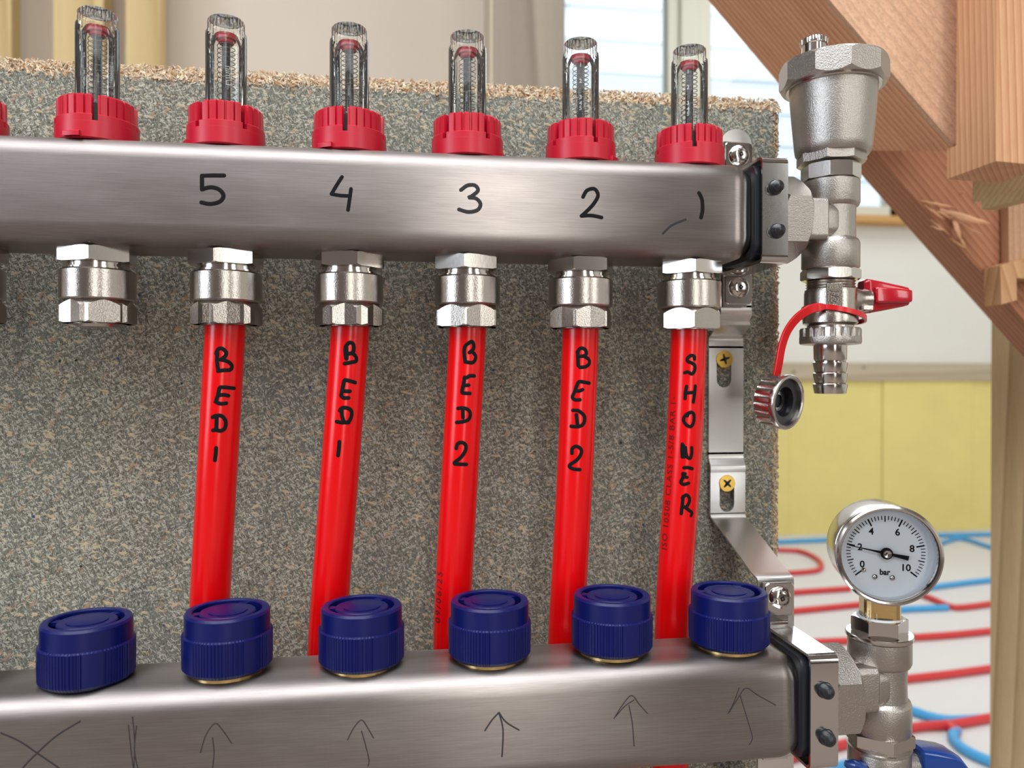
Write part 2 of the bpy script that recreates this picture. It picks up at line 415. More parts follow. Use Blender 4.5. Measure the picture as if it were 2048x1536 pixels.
# ceiling with roof-light opening and a hole for the added rear fill
o = MB(); RX0, RX1, RY0, RY1 = -2110, 710, -2210, -290
o.box((XL, YB, ZC), (XR, RY0, ZC+60)); o.box((XL, RY1, ZC), (XR, 690, ZC+60)); o.box((XL, 1910, ZC), (XR, YF, ZC+60)); o.box((XL, 690, ZC), (690, 1910, ZC+60)); o.box((1910, 690, ZC), (XR, 1910, ZC+60)); o.box((XL, RY0, ZC), (RX0, RY1, ZC+60)); o.box((RX1, RY0, ZC), (XR, RY1, ZC+60))
struct(o.build('ceiling', plain('ceiling_board', srgb(138, 128, 120), .85), smooth=False))
o = MB(); o.box((XL-80, YB, ZF), (XL, -2060, ZC)); o.box((XL-80, -840, ZF), (XL, YF, ZC)); o.box((XL-80, -2060, ZF), (XL, -840, -310)); o.box((XL-80, -2060, 1210), (XL, -840, ZC))
struct(o.build('wall_left', BACKW, smooth=False))
slab('wall_right', (XR, YB, ZF), (XR+80, YF, ZC), PLAS)
o = MB(); y0, y1 = YB-80, YB
for x0, x1, z0, z1 in ((XL, 30, ZF, ZC), (30, 390, ZF, -510), (30, 390, 1410, ZC), (390, 1390, ZF, ZC), (1390, 2210, ZF, -10), (1390, 2210, 1310, ZC), (2210, XR, ZF, ZC)):
    o.box((x0, y0, z0), (x1, y1, z1))
struct(o.build('wall_back', BACKW, smooth=False))
# far wall with window opening
WX0, WX1, WZ0, WZ1 = 330, 1830, 560, 1660
o = MB()
for x0, x1, z0, z1 in ((XL, WX0, ZF, ZC), (WX0, WX1, -30, WZ0), (WX0, WX1, WZ1, ZC), (WX1, XR, -30, ZC)):
    o.box((x0, YF, z0), (x1, YF+90, z1))
struct(o.build('wall_far', PLAS, smooth=False))
INS = plain('yellow_insulation', srgb(228, 212, 134), .8, var=.09, vs=.006, bs=.02, bd=4)
ob = MB()
for i in range(9):
    x = -600+i*390; ob.box((x, YF-6+(i % 2)*5, ZF), (x+388, YF+60, -55), bev=2)
o = struct(ob.build('trim_1', INS, smooth=False)); o['label'] = 'yellow insulation slabs along the foot of the far wall'
o = struct(MB().box((-600, YF-14, -78), (XR, YF-1, -8), bev=1).build('trim_2', mk_wood('sole_rail', srgb(196, 184, 160), srgb(168, 150, 124), (0, pi/2, 0), 40, knots=True), smooth=False))
o['label'] = 'dusty timber rail above the yellow insulation'
# window
wf = struct(bpy.data.objects.new('window_1', None)); sc.collection.objects.link(wf); wf['_o'] = (0, 0, 0); wf['label'] = 'bright cream-framed window behind the stairs'
FRAME = plain('cream_window_frame', srgb(216, 214, 196), .5)
o = MB(); 
for x0, x1 in ((WX0, WX0+60), (860, 1035), (WX1-60, WX1)): o.box((x0, YF+5, WZ0), (x1, YF+70, WZ1), bev=4)
o.box((905, YF-12, WZ0), (985, YF+6, WZ1), bev=6)
o.box((WX0, YF+5, WZ0), (WX1, YF+70, WZ0+50), bev=4); o.box((WX0, YF+5, WZ1-50), (WX1, YF+70, WZ1), bev=4)
o.build('window_frame', FRAME, wf, smooth=False)
for x0, x1 in ((WX0+60, 860), (1035, WX1-60)):
    MB().box((x0, YF+34, WZ0+50), (x1, YF+38, WZ1-50)).build('pane', LENS, wf, smooth=False)
MB().box((WX0-40, YF-60, WZ0-30), (WX1+60, YF+5, WZ0), bev=4).build('window_sill', mk_wood('sill_wood', srgb(214, 170, 110), srgb(176, 124, 70), (0, pi/2, 0), 8), wf, smooth=False)
# pale weatherboarded neighbour seen through the window
o = MB()
for i in range(22):
    z = -700+i*240; o.prism([(-1500, 5200, z), (6000, 5200, z), (6000, 5225, z+236), (-1500, 5225, z+236)], (0, 40, 0))
tag(o.build('neighbouring_wall', plain('white_weatherboard', srgb(238, 240, 244), .7), smooth=False), 'white weatherboarded wall outside, seen washed out through the window', 'building')
o = struct(MB().box((-6000, YF+90, ZF-70), (9000, 6000, ZF-20)).build('trim_3', plain('outside_ground', srgb(170, 166, 158), .9), smooth=False)); o['label'] = 'pale ground outside the window'

# partition on the left behind the chipboard, with studs
o = struct(MB().box((-1700, 1100, ZF), (20, 1125, ZC), bev=1).build('wall_partition', PLASW, smooth=False)); o['label'] = 'beige plasterboard partition behind the chipboard'
def stud(xp0, xp1, Y, depth, mat, label, group=None, y=60, z1=ZC-1):
    a = onY(xp0, y, Y).x; c = onY(xp1, y, Y).x
    return tag(MB().box((a, Y, ZF+1), (c, Y+depth, z1), bev=1.5).build('wall_stud', mat, origin=((a+c)/2, Y, ZF+1), smooth=False), label, 'stud', group)
stud(-60, 22, 1010, 34, TAN, 'tan softwood stud cut off by the left edge of the photo')
stud(105, 207, 1010, 34, TAN, 'tan softwood stud behind the leftmost full flow meter')
stud(250, 320, 1010, 34, TAN, 'knotty tan softwood stud just right of the leftmost full flow meter')
t = thing('wall_stud', 'grey weathered wide stud standing beside the window, behind flow meter three', 'stud', (40, 700, ZF))
a = onY(985, 100, 700).x; c = onY(1130, 100, 700).x
MB().box((a, 700, ZF+1), (c, 790, ZC-1), bev=1.5).build('timber', GREYW, t, smooth=False)
MB().box((a-3, 700.8, ZF+2), (a+.5, 789, ZC-2), bev=.5).build('sawn_edge', GREYS, t, smooth=False)['label'] = 'pale sawn narrow edge with bark'

# ================================================================== floor heating pipes
PR = plain('floor_pipe_red', srgb(204, 56, 58), .4); PB = plain('floor_pipe_blue', srgb(70, 160, 214), .4)
ZP = ZF+8
def floorpipe(pts, mat, label, colour):
    P = [onZ(x, y, ZP) for x, y in smooth_line(pts, 8)]
    o = MB().tube(P, 8, 10).build('heating_pipe', mat, origin=tuple(P[len(P)//2]))
    tag(o, label, 'pipe', colour+' heating pipes on the floor')
floorpipe([(1480, 1098), (1560, 1100), (1605, 1104), (1638, 1121), (1640, 1137), (1610, 1144), (1500, 1150)], PR, 'red floor pipe making a hairpin bend left of the gauge', 'red')
floorpipe([(1500, 1192), (1600, 1184), (1700, 1177)], PR, 'faint red floor pipe ending behind the lower left of the gauge', 'red')
floorpipe([(1500, 1231), (1590, 1222), (1700, 1211), (1740, 1207)], PR, 'red floor pipe running just left of the brass gauge stem', 'red')
floorpipe([(1500, 1296), (1600, 1286), (1700, 1281), (1820, 1275), (1900, 1270), (1990, 1261), (2048, 1256)], PR, 'red floor pipe passing behind the tee just below the gauge', 'red')
floorpipe([(1500, 1392), (1650, 1376), (1820, 1357), (1900, 1348), (1990, 1336), (2048, 1330)], PR, 'red floor pipe passing behind the middle of the lower tee', 'red')
floorpipe([(1560, 1520), (1680, 1490), (1820, 1456), (1900, 1449), (1990, 1434), (2048, 1428)], PR, 'nearest straight red floor pipe, above the blue lever', 'red')
floorpipe([(1835, 1186), (1870, 1200), (1905, 1214), (1940, 1213), (2000, 1205), (2048, 1202)], PR, 'red floor pipe bending right of the gauge and running to the post', 'red')
floorpipe([(1890, 1448), (1903, 1455), (1912, 1467)], PR, 'short red pipe end curling off the nearest red run', 'red')
floorpipe([(1760, 1226), (1800, 1219), (1895, 1215)], PB, 'short blue floor pipe right of the brass gauge stem', 'blue')
floorpipe([(1780, 1186), (1880, 1172), (1980, 1160), (2048, 1155)], PB, 'faint blue floor pipe right of the gauge face', 'blue')
floorpipe([(1700, 1395), (1760, 1405), (1820, 1420), (1860, 1433), (1900, 1440), (1960, 1438)], PB, 'blue floor pipe dipping to meet the nearest red run', 'blue')
floorpipe([(1915, 1462), (1905, 1472), (1920, 1492), (1950, 1510), (1990, 1526), (2048, 1545)], PB, 'blue floor pipe curving toward the foot of the right post', 'blue')
floorpipe([(1640, 1560), (1664, 1540), (1695, 1528)], PB, 'bit of blue floor pipe beneath the lower bracket', 'blue')
floorpipe([(1850, 1100), (1900, 1080), (1930, 1078), (1990, 1096), (2048, 1100)], PB, 'farthest blue floor pipe arching near the insulation', 'blue')
floorpipe([(1500, 1086), (1700, 1078), (1900, 1070), (2048, 1068)], PB, 'thin blue floor pipe lying along the foot of the insulation', 'blue')

# ================================================================== stair timbers
def px(pts, Y): return [onY(x, y, Y) for x, y in pts]
Y0 = 118
fe = px([(1139, -600), (1659, 0), (1780, 140), (1906, 288)], Y0); be = px([(908, -600), (1416, 0), (1500, 99), (1577, 190), (1670, 300)], Y0+95)
t = thing('stair_stringer', 'fir stair stringer running diagonally behind the air vent, with a pale rough face', 'beam', tuple(fe[3])); bk = Vector((34, 12, 30))
MB().prism([fe[0], fe[1], fe[3], onY(1906, 303, Y0+4), be[4], be[3], be[1], be[0]], bk).build('underside', FIR, t, smooth=False)
pl = px([(1139, -600), (1659, 0), (1906, 288), (1936, 289), (1960, -600)], Y0-.5)
MB().prism(pl, (0, 4, 0)).build('facing_board', FIR2, t, smooth=False)
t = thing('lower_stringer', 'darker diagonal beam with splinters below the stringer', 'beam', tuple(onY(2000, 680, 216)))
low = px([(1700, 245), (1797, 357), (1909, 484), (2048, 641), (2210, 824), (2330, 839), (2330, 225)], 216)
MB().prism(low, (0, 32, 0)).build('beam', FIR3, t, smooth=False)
sp = MB()
for (x0, y0, x1, y1, ww, lift) in ((1842, 402, 1912, 416, 4, 6), (1880, 420, 1980, 448, 9, 12), (1905, 428, 1922, 480, 8, 10), (1875, 424, 1935, 445, 6, 5), (1915, 445, 1968, 472, 3, 9), (1918, 470, 1932, 496, 4, 3),
                                (1898, 476, 1936, 500, 3, 8), (1862, 440, 1900, 470, 3, 2), (1862, 452, 1890, 462, 3, 3), (1850, 410, 1890, 440, 4, 3), (1945, 382, 1950, 386, 2, 3), (1946, 396, 1952, 399, 2, 3), (1920, 388, 1930, 384, 2, 3)):
    n = 7; rows = []
    for i in range(n+1):
        f = i/n; q = onY(x0+(x1-x0)*f, y0+(y1-y0)*f+random.uniform(-1, 1), 216-.3-lift*math.sin(min(1, f*1.3)*pi*.5))
        wd = ww*.25*(math.sin(pi*min(.98, max(.12, f)))**.6)
        dx, dy = (x1-x0), (y1-y0); L = math.hypot(dx, dy); nx, nz = dy/L, dx/L
        rows.append([q+Vector((nx*wd, 0, nz*wd)), q+Vector((0, -.5, 0)), q-Vector((nx*wd, 0, nz*wd)), q+Vector((0, .5, 0))])
    sp.grid(rows, True)
sp.build('splinters', plain('fresh_splinter', srgb(220, 168, 126), .6, var=.2, vs=.3), t, smooth=False)
# upright with its corner toward us
zc = onY(1992, 322, 72).z
A = onZ(1992, 322, zc); B = onZ(1894, 358, zc); Cc = onZ(1995, 367, zc); D = A+(Cc-B)
o = MB(); zt_ = onY(1906, 299, B.y).z; B2 = B+(A-B)*.2; C2 = Cc+(D-Cc)*.2
o.prism([A, B, Cc, D], (0, 0, zt_-zc)); o.prism([p+Vector((0, 0, zt_-zc)) for p in (A, B2, C2, D)], (0, 0, 620))
tag(o.build('newel_upright', FIRV, origin=tuple(A), smooth=False), 'orange-grained fir upright with sawn bottom end, top right corner', 'post')
o = MB(); q = onY(1963, 419, 176); a = q; b_ = onZ(2090, 386, q.z); c_ = onZ(2090, 404, q.z); d_ = onZ(1990, 421, q.z)
dy_ = Vector((0, 0, 17)); o.prism([a, b_, b_+(d_-a)*1.0, a+(d_-a)*1.0], (0, 0, 7))
o.prism([a+Vector((1, 3, 7)), b_+Vector((1, 3, 7)), b_+Vector((1, 10, 7)), a+Vector((1, 10, 7))], (0, 0, 16))
tag(o.build('packing_block', PALE, origin=tuple(a), smooth=False), 'pale wooden block wedged under the orange-grained upright', 'block')
o = MB().prism(px([(2017, 395), (2120, 370), (2120, 560), (2018, 528)], 206), (0, 8, 0))
tag(o.build('rough_upright', FIRV2, origin=tuple(onY(2017, 500, 206)), smooth=False), 'rough brown timber at the right edge, beneath the pale block', 'post')
o = MB().prism(px([(2000, 531), (2030, 522), (2120, 500), (2110, 560), (2033, 556), (2034, 600), (2003, 609)], 198), (0, 17, 0))
tag(o.build('wood_offcut', mk_wood('endgrain_offcut', srgb(222, 178, 132), srgb(176, 124, 84), (0, .3, 0), 5), origin=tuple(onY(2003, 609, 198)), smooth=False), 'small end-grain offcut fixed low on the right of the splintered beam', 'block')
o = MB(); x0 = onY(1979, 1100, 345).x
o.box((x0, 255, ZF+1), (x0+95, 345, 60), bev=1.5)
tag(o.build('timber_post', TREAT, origin=(x0, 255, ZF), smooth=False), 'greenish-brown treated post along the lower right edge', 'post')

# ================================================================== chipboard panel
BX0, BX1, BZ0, BZ1, BY = -470, 65.5, -340, 72.8, 42
t = thing('chipboard_panel', 'grey-green chipboard backing panel with torn pale edges', 'board', (BX1, BY, BZ0))
TW = 7.2
b = MB()
def jag(x, k=0): return noise.noise(Vector((x*.35, k*9.1, 0)))*1.3+noise.noise(Vector((x*1.6, k*5.3, 3)))*.7
xs = [BX0+(BX1-TW*.6-BX0)*i/520 for i in range(521)]; zs = [BZ0+(BZ1-TW-BZ0)*i/380 for i in range(381)]
front = [(BX0, BY, BZ0)]+[(BX1-4.3+jag(z, 2)*.8, BY, z) for z in zs]+[(x, BY, BZ1-TW+jag(x, 1)) for x in reversed(xs)]
b.add(front, [tuple(range(len(front)))])
b.add([(x, BY+18, z) for x, y, z in front], [tuple(range(len(front)))])
n = len(front); b.add(front+[(x, BY+18, z) for x, y, z in front], [(i, (i+1) % n, (i+1) % n+n, i+n) for i in range(n)])
b.build('panel', CHIP, t, smooth=False)
b = MB()
b.prism([(BX0, BY+.5, BZ1-TW-2), (BX1-4, BY+.5, BZ1-TW-2), (BX1-4, BY+4, BZ1-2), (BX0, BY+4, BZ1-2)], (0, 12, 0))
b.prism([(BX1-6, BY+.5, BZ0), (BX1-1.2, BY+2.5, BZ0), (BX1-1.2, BY+2.5, BZ1-5), (BX1-6, BY+.5, BZ1-5)], (0, 12, 0))
def chip(c, L, W, H, d):
    m = frame(c, (random.gauss(0, .35), -1, random.gauss(0, .45)), d)
    k = random.uniform(.5, 1); b.add([(-L/2, -W/2*k, 0), (0, -W/2, .0), (L/2, -W/4, 0), (L/2, W/4*k, 0), (0, W/2*k, 0), (-L/2, W/3, 0), (-L/2, 0, H), (0, 0, H*1.2), (L/2, 0, H)],
        [(0, 1, 7, 6), (1, 2, 8, 7), (8, 3, 4, 7), (7, 4, 5, 6), (0, 6, 5), (2, 3, 8), (0, 5, 4, 1), (1, 4, 3, 2)], m)
for i in range(5200):
    x = random.uniform(BX0, BX1-1); f = random.random(); z = BZ1-TW+f*(TW+.3)+jag(x, 1)*(1-f)*.9+noise.noise(Vector((x*.12, 4, 0)))*.7-.6
    a = random.gauss(pi/2, 1.0)
    chip((x, BY+.2+f*3.4+random.uniform(-.3, .4), z), random.uniform(1.4, 4.4)*(.6 if f > .75 else 1), random.uniform(.6, 1.7), random.uniform(.15, .5), (math.cos(a), .1, math.sin(a)))
for i in range(2600):
    z = random.uniform(BZ0, BZ1-3); f = random.random(); x = BX1-4.4+f*4.2+jag(z, 2)*(1-f)*.7
    a = random.gauss(pi/2, .5)
    chip((x, BY+.2+f*2.4+random.uniform(-.2, .3), z), random.uniform(1., 3.0), random.uniform(.5, 1.1), random.uniform(.15, .4), (math.cos(a), .1, math.sin(a)))
o = b.build('torn_edge', TORN, t, smooth=False); o['label'] = 'ragged pale torn wood chips'; o['kind'] = 'stuff'

# ================================================================== manifold bars
HD, HH, LX, DY, HZ = 18.9, 20.9, 6.47, 28.96, 204.42
def rrect(hd, hh, rc, n=8):
    out = []
    rc = min(rc, hd-.01, hh-.01)
    for cx, cz, a0 in ((hd-rc, hh-rc, 0), (-(hd-rc), hh-rc, pi/2), (-(hd-rc), -(hh-rc), pi), (hd-rc, -(hh-rc), 1.5*pi)):
        for i in range(n+1):
            a = a0+pi/2*i/n; out.append((cx+rc*math.cos(a), cz+rc*math.sin(a)))
    return out
def bar(root, x_end, y0, z0, neck):
    b = MB(); rows = []; R = 15
    def row(x, ins): return [(x, y0+p, z0+q) for p, q in rrect(HD-ins, HH-ins, max(8.5-ins*.2, 2.5))]
    for x in [-430+k*8.0 for k in range(int((x_end-R+430)/8))]: rows.append(row(x, 0))
    for i in range(13):
        a = pi/2*i/12; rows.append(row(x_end-R+R*math.sin(a), R*(1-math.cos(a))*.95))
    b.grid(rows, True)
    return b.build('bar', STEEL, root)
top = thing('supply_manifold_bar', 'upper brushed steel manifold bar numbered 5 to 1', 'manifold bar', (0, 0, 0))
bar(top, 28, 0, 0, 1)
bot = thing('return_manifold_bar', 'lower brushed steel manifold bar pencilled with up arrows', 'manifold bar', (LX, -DY, -HZ))
bar(bot, 28+LX+1, -DY, -HZ, 1)
MB().tube([(24, 0, 0), (46, 0, 0)], 12.5, 32).build('neck', MACH, top)
MB().tube([(24+LX, -DY, -HZ), (46+LX, -DY, -HZ)], 12.5, 32).build('neck', MACH, bot)
sfT = lambda x, y: (onY(x, y, -HD), Vector((0, -1, 0)))
sfB = lambda x, y: (onY(x, y, -DY-HD), Vector((0, -1, 0)))
def nm(name, lines, surf, w_, mat, par, label, sharp=False, lift=.05):
    o = strokes(name, lines, surf, w_, mat, par, lift, sharp); o['label'] = label; return o
nm('handwritten_number', [[(448, 351), (425, 351), (404, 351.5)], [(404, 352), (404, 378)], [(404, 379), (421, 374.6), (438, 379), (447, 391), (440, 403), (421, 408), (403, 405)]], sfT, 1.65, INK, top, 'black handwritten 5')
nm('handwritten_number', [[(684, 354), (673, 371), (663, 388)], [(663, 388), (680, 391), (700, 392)], [(702, 378), (699, 400), (696, 420)]], sfT, 1.5, INK, top, 'black handwritten 4')
nm('handwritten_number', [[(922, 380), (935, 371), (950, 371), (956, 381), (944, 392), (938, 395), (952, 397), (961, 408), (955, 420), (937, 424), (918, 419)]], sfT, 1.6, INKG, top, 'greyish handwritten 3')
nm('handwritten_number', [[(1166, 394), (1174, 381), (1189, 378), (1196, 391), (1187, 408), (1174, 422), (1163, 432)], [(1163, 432), (1182, 431), (1203, 435)]], sfT, 1.6, INK, top, 'black handwritten 2')
nm('handwritten_number', [[(1398, 386), (1404, 400), (1405, 420), (1402, 435)]], sfT, 1.7, INK, top, 'black handwritten 1')
nm('marker_smudge', [[(1326, 467), (1343, 451), (1371, 439)]], sfT, 1.0, INKG, top, 'faint marker flick')
# pencil marks on the lower bar
pen = .42
nm('pencil_cross', [[(2, 1466), (40, 1483), (80, 1510), (118, 1536)], [(160, 1443), (110, 1474), (60, 1520), (44, 1538)]], sfB, .6, PENCIL, bot, 'pencilled cross')
nm('pencil_arrow', [[(265, 1434), (269, 1480), (268, 1538)], [(257, 1450), (262, 1500), (267, 1538)], [(273, 1452), (269, 1500), (276, 1538)]], sfB, pen, PENCIL, bot, 'scribbled vertical pencil strokes')
nm('pencil_arrow', [[(401, 1505), (412, 1470), (430, 1447), (445, 1460), (463, 1486)], [(425, 1475), (428, 1505), (425, 1538)]], sfB, pen, PENCIL, bot, 'pencilled up arrow')
nm('pencil_arrow', [[(695, 1480), (708, 1455), (723, 1440), (735, 1455), (747, 1476)], [(723, 1462), (731, 1490), (738, 1520), (736, 1532)]], sfB, pen, PENCIL, bot, 'faint pencilled up arrow')
nm('pencil_arrow', [[(970, 1461), (984, 1440), (998, 1425)], [(998, 1425), (1012, 1444), (1038, 1460)], [(998, 1426), (1006, 1460), (1004, 1513)]], sfB, .6, PENCIL, bot, 'dark pencilled up arrow')
nm('pencil_arrow', [[(1228, 1437), (1245, 1410), (1263, 1391), (1278, 1408), (1295, 1427)], [(1232, 1432), (1250, 1412), (1268, 1400)], [(1258, 1411), (1265, 1450), (1268, 1492)]], sfB, pen, PENCIL, bot, 'pencilled up arrow with doubled head')
nm('pencil_arrow', [[(1456, 1427), (1468, 1404), (1478, 1376)], [(1459, 1424), (1476, 1396), (1492, 1376), (1515, 1390), (1551, 1410)], [(1480, 1390), (1492, 1430), (1504, 1470), (1503, 1482), (1499, 1489)]], sfB, pen, PENCIL, bot, 'pencilled up arrow with long right head')

# ================================================================== flow meters
def make_flow_meter():
    z0 = HH
    t = thing('flow_meter', '', 'flow meter', (0, 0, z0))
    b = MB(); R = 15.4
    b.lathe([(R-.6, z0-.6), (R, z0), (R, z0+6.2), (R-.25, z0+6.5), (11, z0+6.5)], 96)
    sl = [-1.62, -.36, .9, 2.16, 3.42]      # slot angles
    g = .065
    for i in range(5):
        b.arc_solid(sl[i]+g, sl[(i+1) % 5]+(2*pi if i == 4 else 0)-g, 24, R-.05, 11.5, z0+6, z0+9.0, bev=.3)
    b.arc_solid(-2.35, -1.95, 8, R+1.5, R-1, z0-.1, z0+1.9, bev=.3)
    b.build('locking_ring', RED, t)
    b = MB()
    for i in range(5):
        a0, a1 = sl[i]+g, sl[(i+1) % 5]+(2*pi if i == 4 else 0)-g
        nf = 4
        def ro(a, a0=a0, a1=a1): return 14.55-.75*abs(math.sin((a-a0)/(a1-a0)*pi*nf))**6*.9-.55*(1-abs(math.cos((a-a0)/(a1-a0)*pi*nf)))**2
        def ro(a, a0=a0, a1=a1): ph = ((a-a0)/(a1-a0)*5) % 1; return 14.6-(.95 if ph < .2 else 0)
        b.arc_solid(a0, a1, 50, ro, 9.2, z0+6.2, z0+17.0, bev=.7)
    b.build('fluted_crown', RED, t)
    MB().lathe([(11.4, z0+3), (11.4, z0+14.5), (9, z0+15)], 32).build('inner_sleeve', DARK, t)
    b = MB(); top_ = z0+54.2
    def fac(tt, r, z, k): return r*(1+.022*math.cos(8*tt)) if 2 <= k <= 3 else r
    def inner(tt, r, z, k): return r*(1+.03*math.cos(6*tt))
    # outer skin and inner cavity as one clear shell
    b.lathe([(8.1, z0+12), (8.15, z0+30), (8.15, z0+46.8), (8.1, z0+48.6), (7.6, z0+49.4)], 64, caps=(False, False))
    def flute(tt, r, z, k): return r*(1-.055*(math.cos(28*tt) > 0)) if k in (1, 2) else r
    b.lathe([(7.6, z0+49.4), (7.35, z0+49.8), (7.35, z0+53.6), (6.9, top_), (0.01, top_)], 112, rf=flute, caps=(False, False))
    b.lathe([(8.1, z0+12), (5.9, z0+12), (5.9, z0+45.5), (4.5, z0+48.2), (0.01, z0+48.4)], 48, rf=lambda tt, r, z, k: inner(tt, r, z, k) if k in (1, 2) else r, caps=(False, False))
    b.build('sight_glass', CLEAR, t)
    b = MB(); b.lathe([(1.75, z0+10), (1.75, z0+46)], 20); b.lathe([(1.0, z0+46), (1.0, z0+49.0), (.6, z0+49.6)], 16)
    b.build('indicator_rod', BLACK, t)
    b = MB(); b.lathe([(2.6, z0+44.6), (3.1, z0+45.0), (3.1, z0+46.0), (4.0, z0+46.3), (4.0, z0+48.2), (3.6, z0+48.6)], 32)
    b.build('float_disc', RED, t)
    b = MB(); P = []
    for i in range(16*14+1):
        a = i/16*2*pi; P.append((3.5*math.cos(a), 3.5*math.sin(a), z0+12+32.4*(i/(16*14))**.8))
    b.tube(P, .17, 5); b.build('spring', SPRING, t)
    b = MB(); rr = 5.4
    def cyl(a0, zc):
        def f(x, y, z): a = a0+x/rr; return ((rr+z)*math.cos(a), (rr+z)*math.sin(a), zc+y)
        return f
    for s_, dz in (('1', 42.6), ('2', 35.6), ('3', 28.6), ('4', 26.0), ('5', 23.9)): textmesh(s_, 2.5, cyl(-pi/2, z0+dz), b, bold=.04)
    for dz in (42.6, 39, 35.6, 32, 28.6, 26, 23.9): b.arc_solid(-pi/2-.72, -pi/2-.42, 3, rr+.05, rr-.03, z0+dz-.3, z0+dz+.3)
    a1 = pi/2
    def cyl2(x, y, z): a = a1+y/rr; return ((rr+z)*math.cos(a), (rr+z)*math.sin(a), z0+30+x)
    textmesh('L/min', 3.6, cyl2, b, bold=.03)
    b.build('scale_print', WHITEP, t)['label'] = 'white printed litre scale'
    return t
FM = make_flow_meter()
fm_lab = ['flow meter nearest the clamp, its glass against the bright window', 'flow meter with figures reading down its black rod, beside the grey stud', 'flow meter above the greyish 3, overlapping the pale stud edge', 'flow meter above the angular 4, against bare beige wall',
          'flow meter above the 5, marked L/min inside', 'flow meter over the plugged fitting, in front of the tan studs', 'flow meter cut off by the left edge of the photo']
fm_rot = [2.34, 1.50, 1.80, 0, -.52, .337, .35]
sc_rot = [-.47, -.23, 1.05, -.98, -2.75, -.7, 0]
fms = [FM]+[dup(FM, (-50*i, 0, HH)) for i in range(1, 7)]
for i, o in enumerate(fms):
    o['label'] = 'red and clear '+fm_lab[i]; o['group'] = 'flow meters along the upper manifold bar'
    az = math.atan2(CX+50*i, -CY)      # ring angles were read from the photo relative to the camera
    o.rotation_euler = (0, 0, fm_rot[i])
    for c in o.children:
        if c.name.startswith('scale_print'): c.rotation_euler = (0, 0, sc_rot[i]-fm_rot[i])

# ================================================================== compression fittings
def make_fitting():
    z0 = -HH
    t = thing('compression_fitting', '', 'pipe fitting', (0, 0, z0))
    MB().nut(6, 15.0, z0-5.4, z0+.3, ch0=.9, ch1=.9, k=.45, rot=.35).build('outlet_nut', MACH, t)
    b = MB(); b.lathe([(11.2, z0-9), (11.2, z0-5)], 40); b.lathe([(11.8, z0-8.6), (11.8, z0-7.2)], 40); b.build('neck', MACH, t)
    b = MB(); b.lathe([(11.2, z0-8.2), (13.6, z0-8.2), (14.1, z0-8.8), (14.1, z0-19.8), (13.5, z0-20.4), (12.5, z0-20.6)], 64); b.build('collar', NICKEL, t)
    return t
FT = make_fitting()
def union(z0, rot, rc=14.2):
    b = MB(); b.nut(6, rc, z0-29.6, z0-20.2, ch0=.5, ch1=2.2, k=1.2, rot=rot); b.lathe([(10.6, z0-29.9), (10.6, z0-29)], 32); return b
ft_lab = ['fitting clamping the SHOWER pipe, partly covering the bracket', 'fitting beneath the 2, clamping a BED 2 pipe', 'fitting beneath the greyish 3, clamping the BED 2 pipe with a date print',
          'fitting beneath the angular 4, second piped one from the left', 'fitting beneath the 5, leftmost with a pipe', 'fitting closed by a plug, with no pipe below', 'fitting cut off by the left photo edge']
f_rot = [.1, -.25, 0, .45, .05, .3, 0]; u_rot = [.33, .42, .42, .68, 0, .1, .3]
for i in range(7):
    o = FT if i == 0 else dup(FT, (-50*i, 0, -HH), f_rot[i])
    o['label'] = 'nickel compression '+ft_lab[i]; o['group'] = 'compression fittings under the upper bar'
    b = union(-HH, u_rot[i])
    if i == 5 or i == 6: b.lathe([(7.5, -HH-31), (8, -HH-29.5)], 24)
    b.v = [p+Vector((0, 0, 0)) for p in b.v]
    u = b.build('union_nut', NICKEL, o, origin=(0, 0, -HH)); u.location = (0, 0, 0); u.rotation_euler = (0, 0, 0)
FT.rotation_euler = (0, 0, 0)

# ================================================================== red pipes
PIPES = {0: [(0, 0, -46), (-.3, 0, -60), (-2.2, 1.0, -110), (-5.0, 3.2, -160), (-6.0, 4.2, -188), (-6.5, 5, -230), (-7, 5, -300), (-7, 5, -338)],
         1: [(-50, 0, -46), (-50.2, 0, -60), (-52, 1, -110), (-54.2, 3.2, -160), (-55.5, 4.2, -188), (-56, 5, -230), (-56, 5, -338)],
         2: [(-100, 0, -46), (-100.3, 0, -60), (-103, 1, -110), (-105.6, 3.2, -160), (-106.6, 4.2, -188), (-107, 5, -230), (-107, 5, -338)],
         3: [(-149.6, 0, -46), (-150.3, 0, -60), (-154, 1, -110), (-158, 3.2, -160), (-160, 4.2, -188), (-161.5, 5, -230), (-163, 5, -338)],
         4: [(-200.4, 0, -46), (-201, 0, -60), (-204, 1, -110), (-207.3, 3.2, -160), (-208.6, 4.2, -188), (-209.5, 5, -230), (-211, 5, -338)]}
def pipe_axis(i):
    P = [Vector(p) for p in PIPES[i]]; out = []
    for k in range(len(P)-1):
        p0 = P[max(k-1, 0)]; p1 = P[k]; p2 = P[k+1]; p3 = P[min(k+2, len(P)-1)]
        for q in range(8):
            t_ = q/8; out.append(.5*((2*p1)+(p2-p0)*t_+(2*p0-5*p1+4*p2-p3)*t_*t_+(3*p1-p0-3*p2+p3)*t_**3))
    return out+[P[-1]]
AX = {i: pipe_axis(i) for i in PIPES}
PRR = 8.0
def axis_at(i, z):
    A_ = AX[i]
    for k in range(len(A_)-1):
        if A_[k].z >= z >= A_[k+1].z:
            f = (A_[k].z-z)/(A_[k].z-A_[k+1].z); return A_[k].lerp(A_[k+1], f)
    return A_[0] if z > A_[0].z else A_[-1]
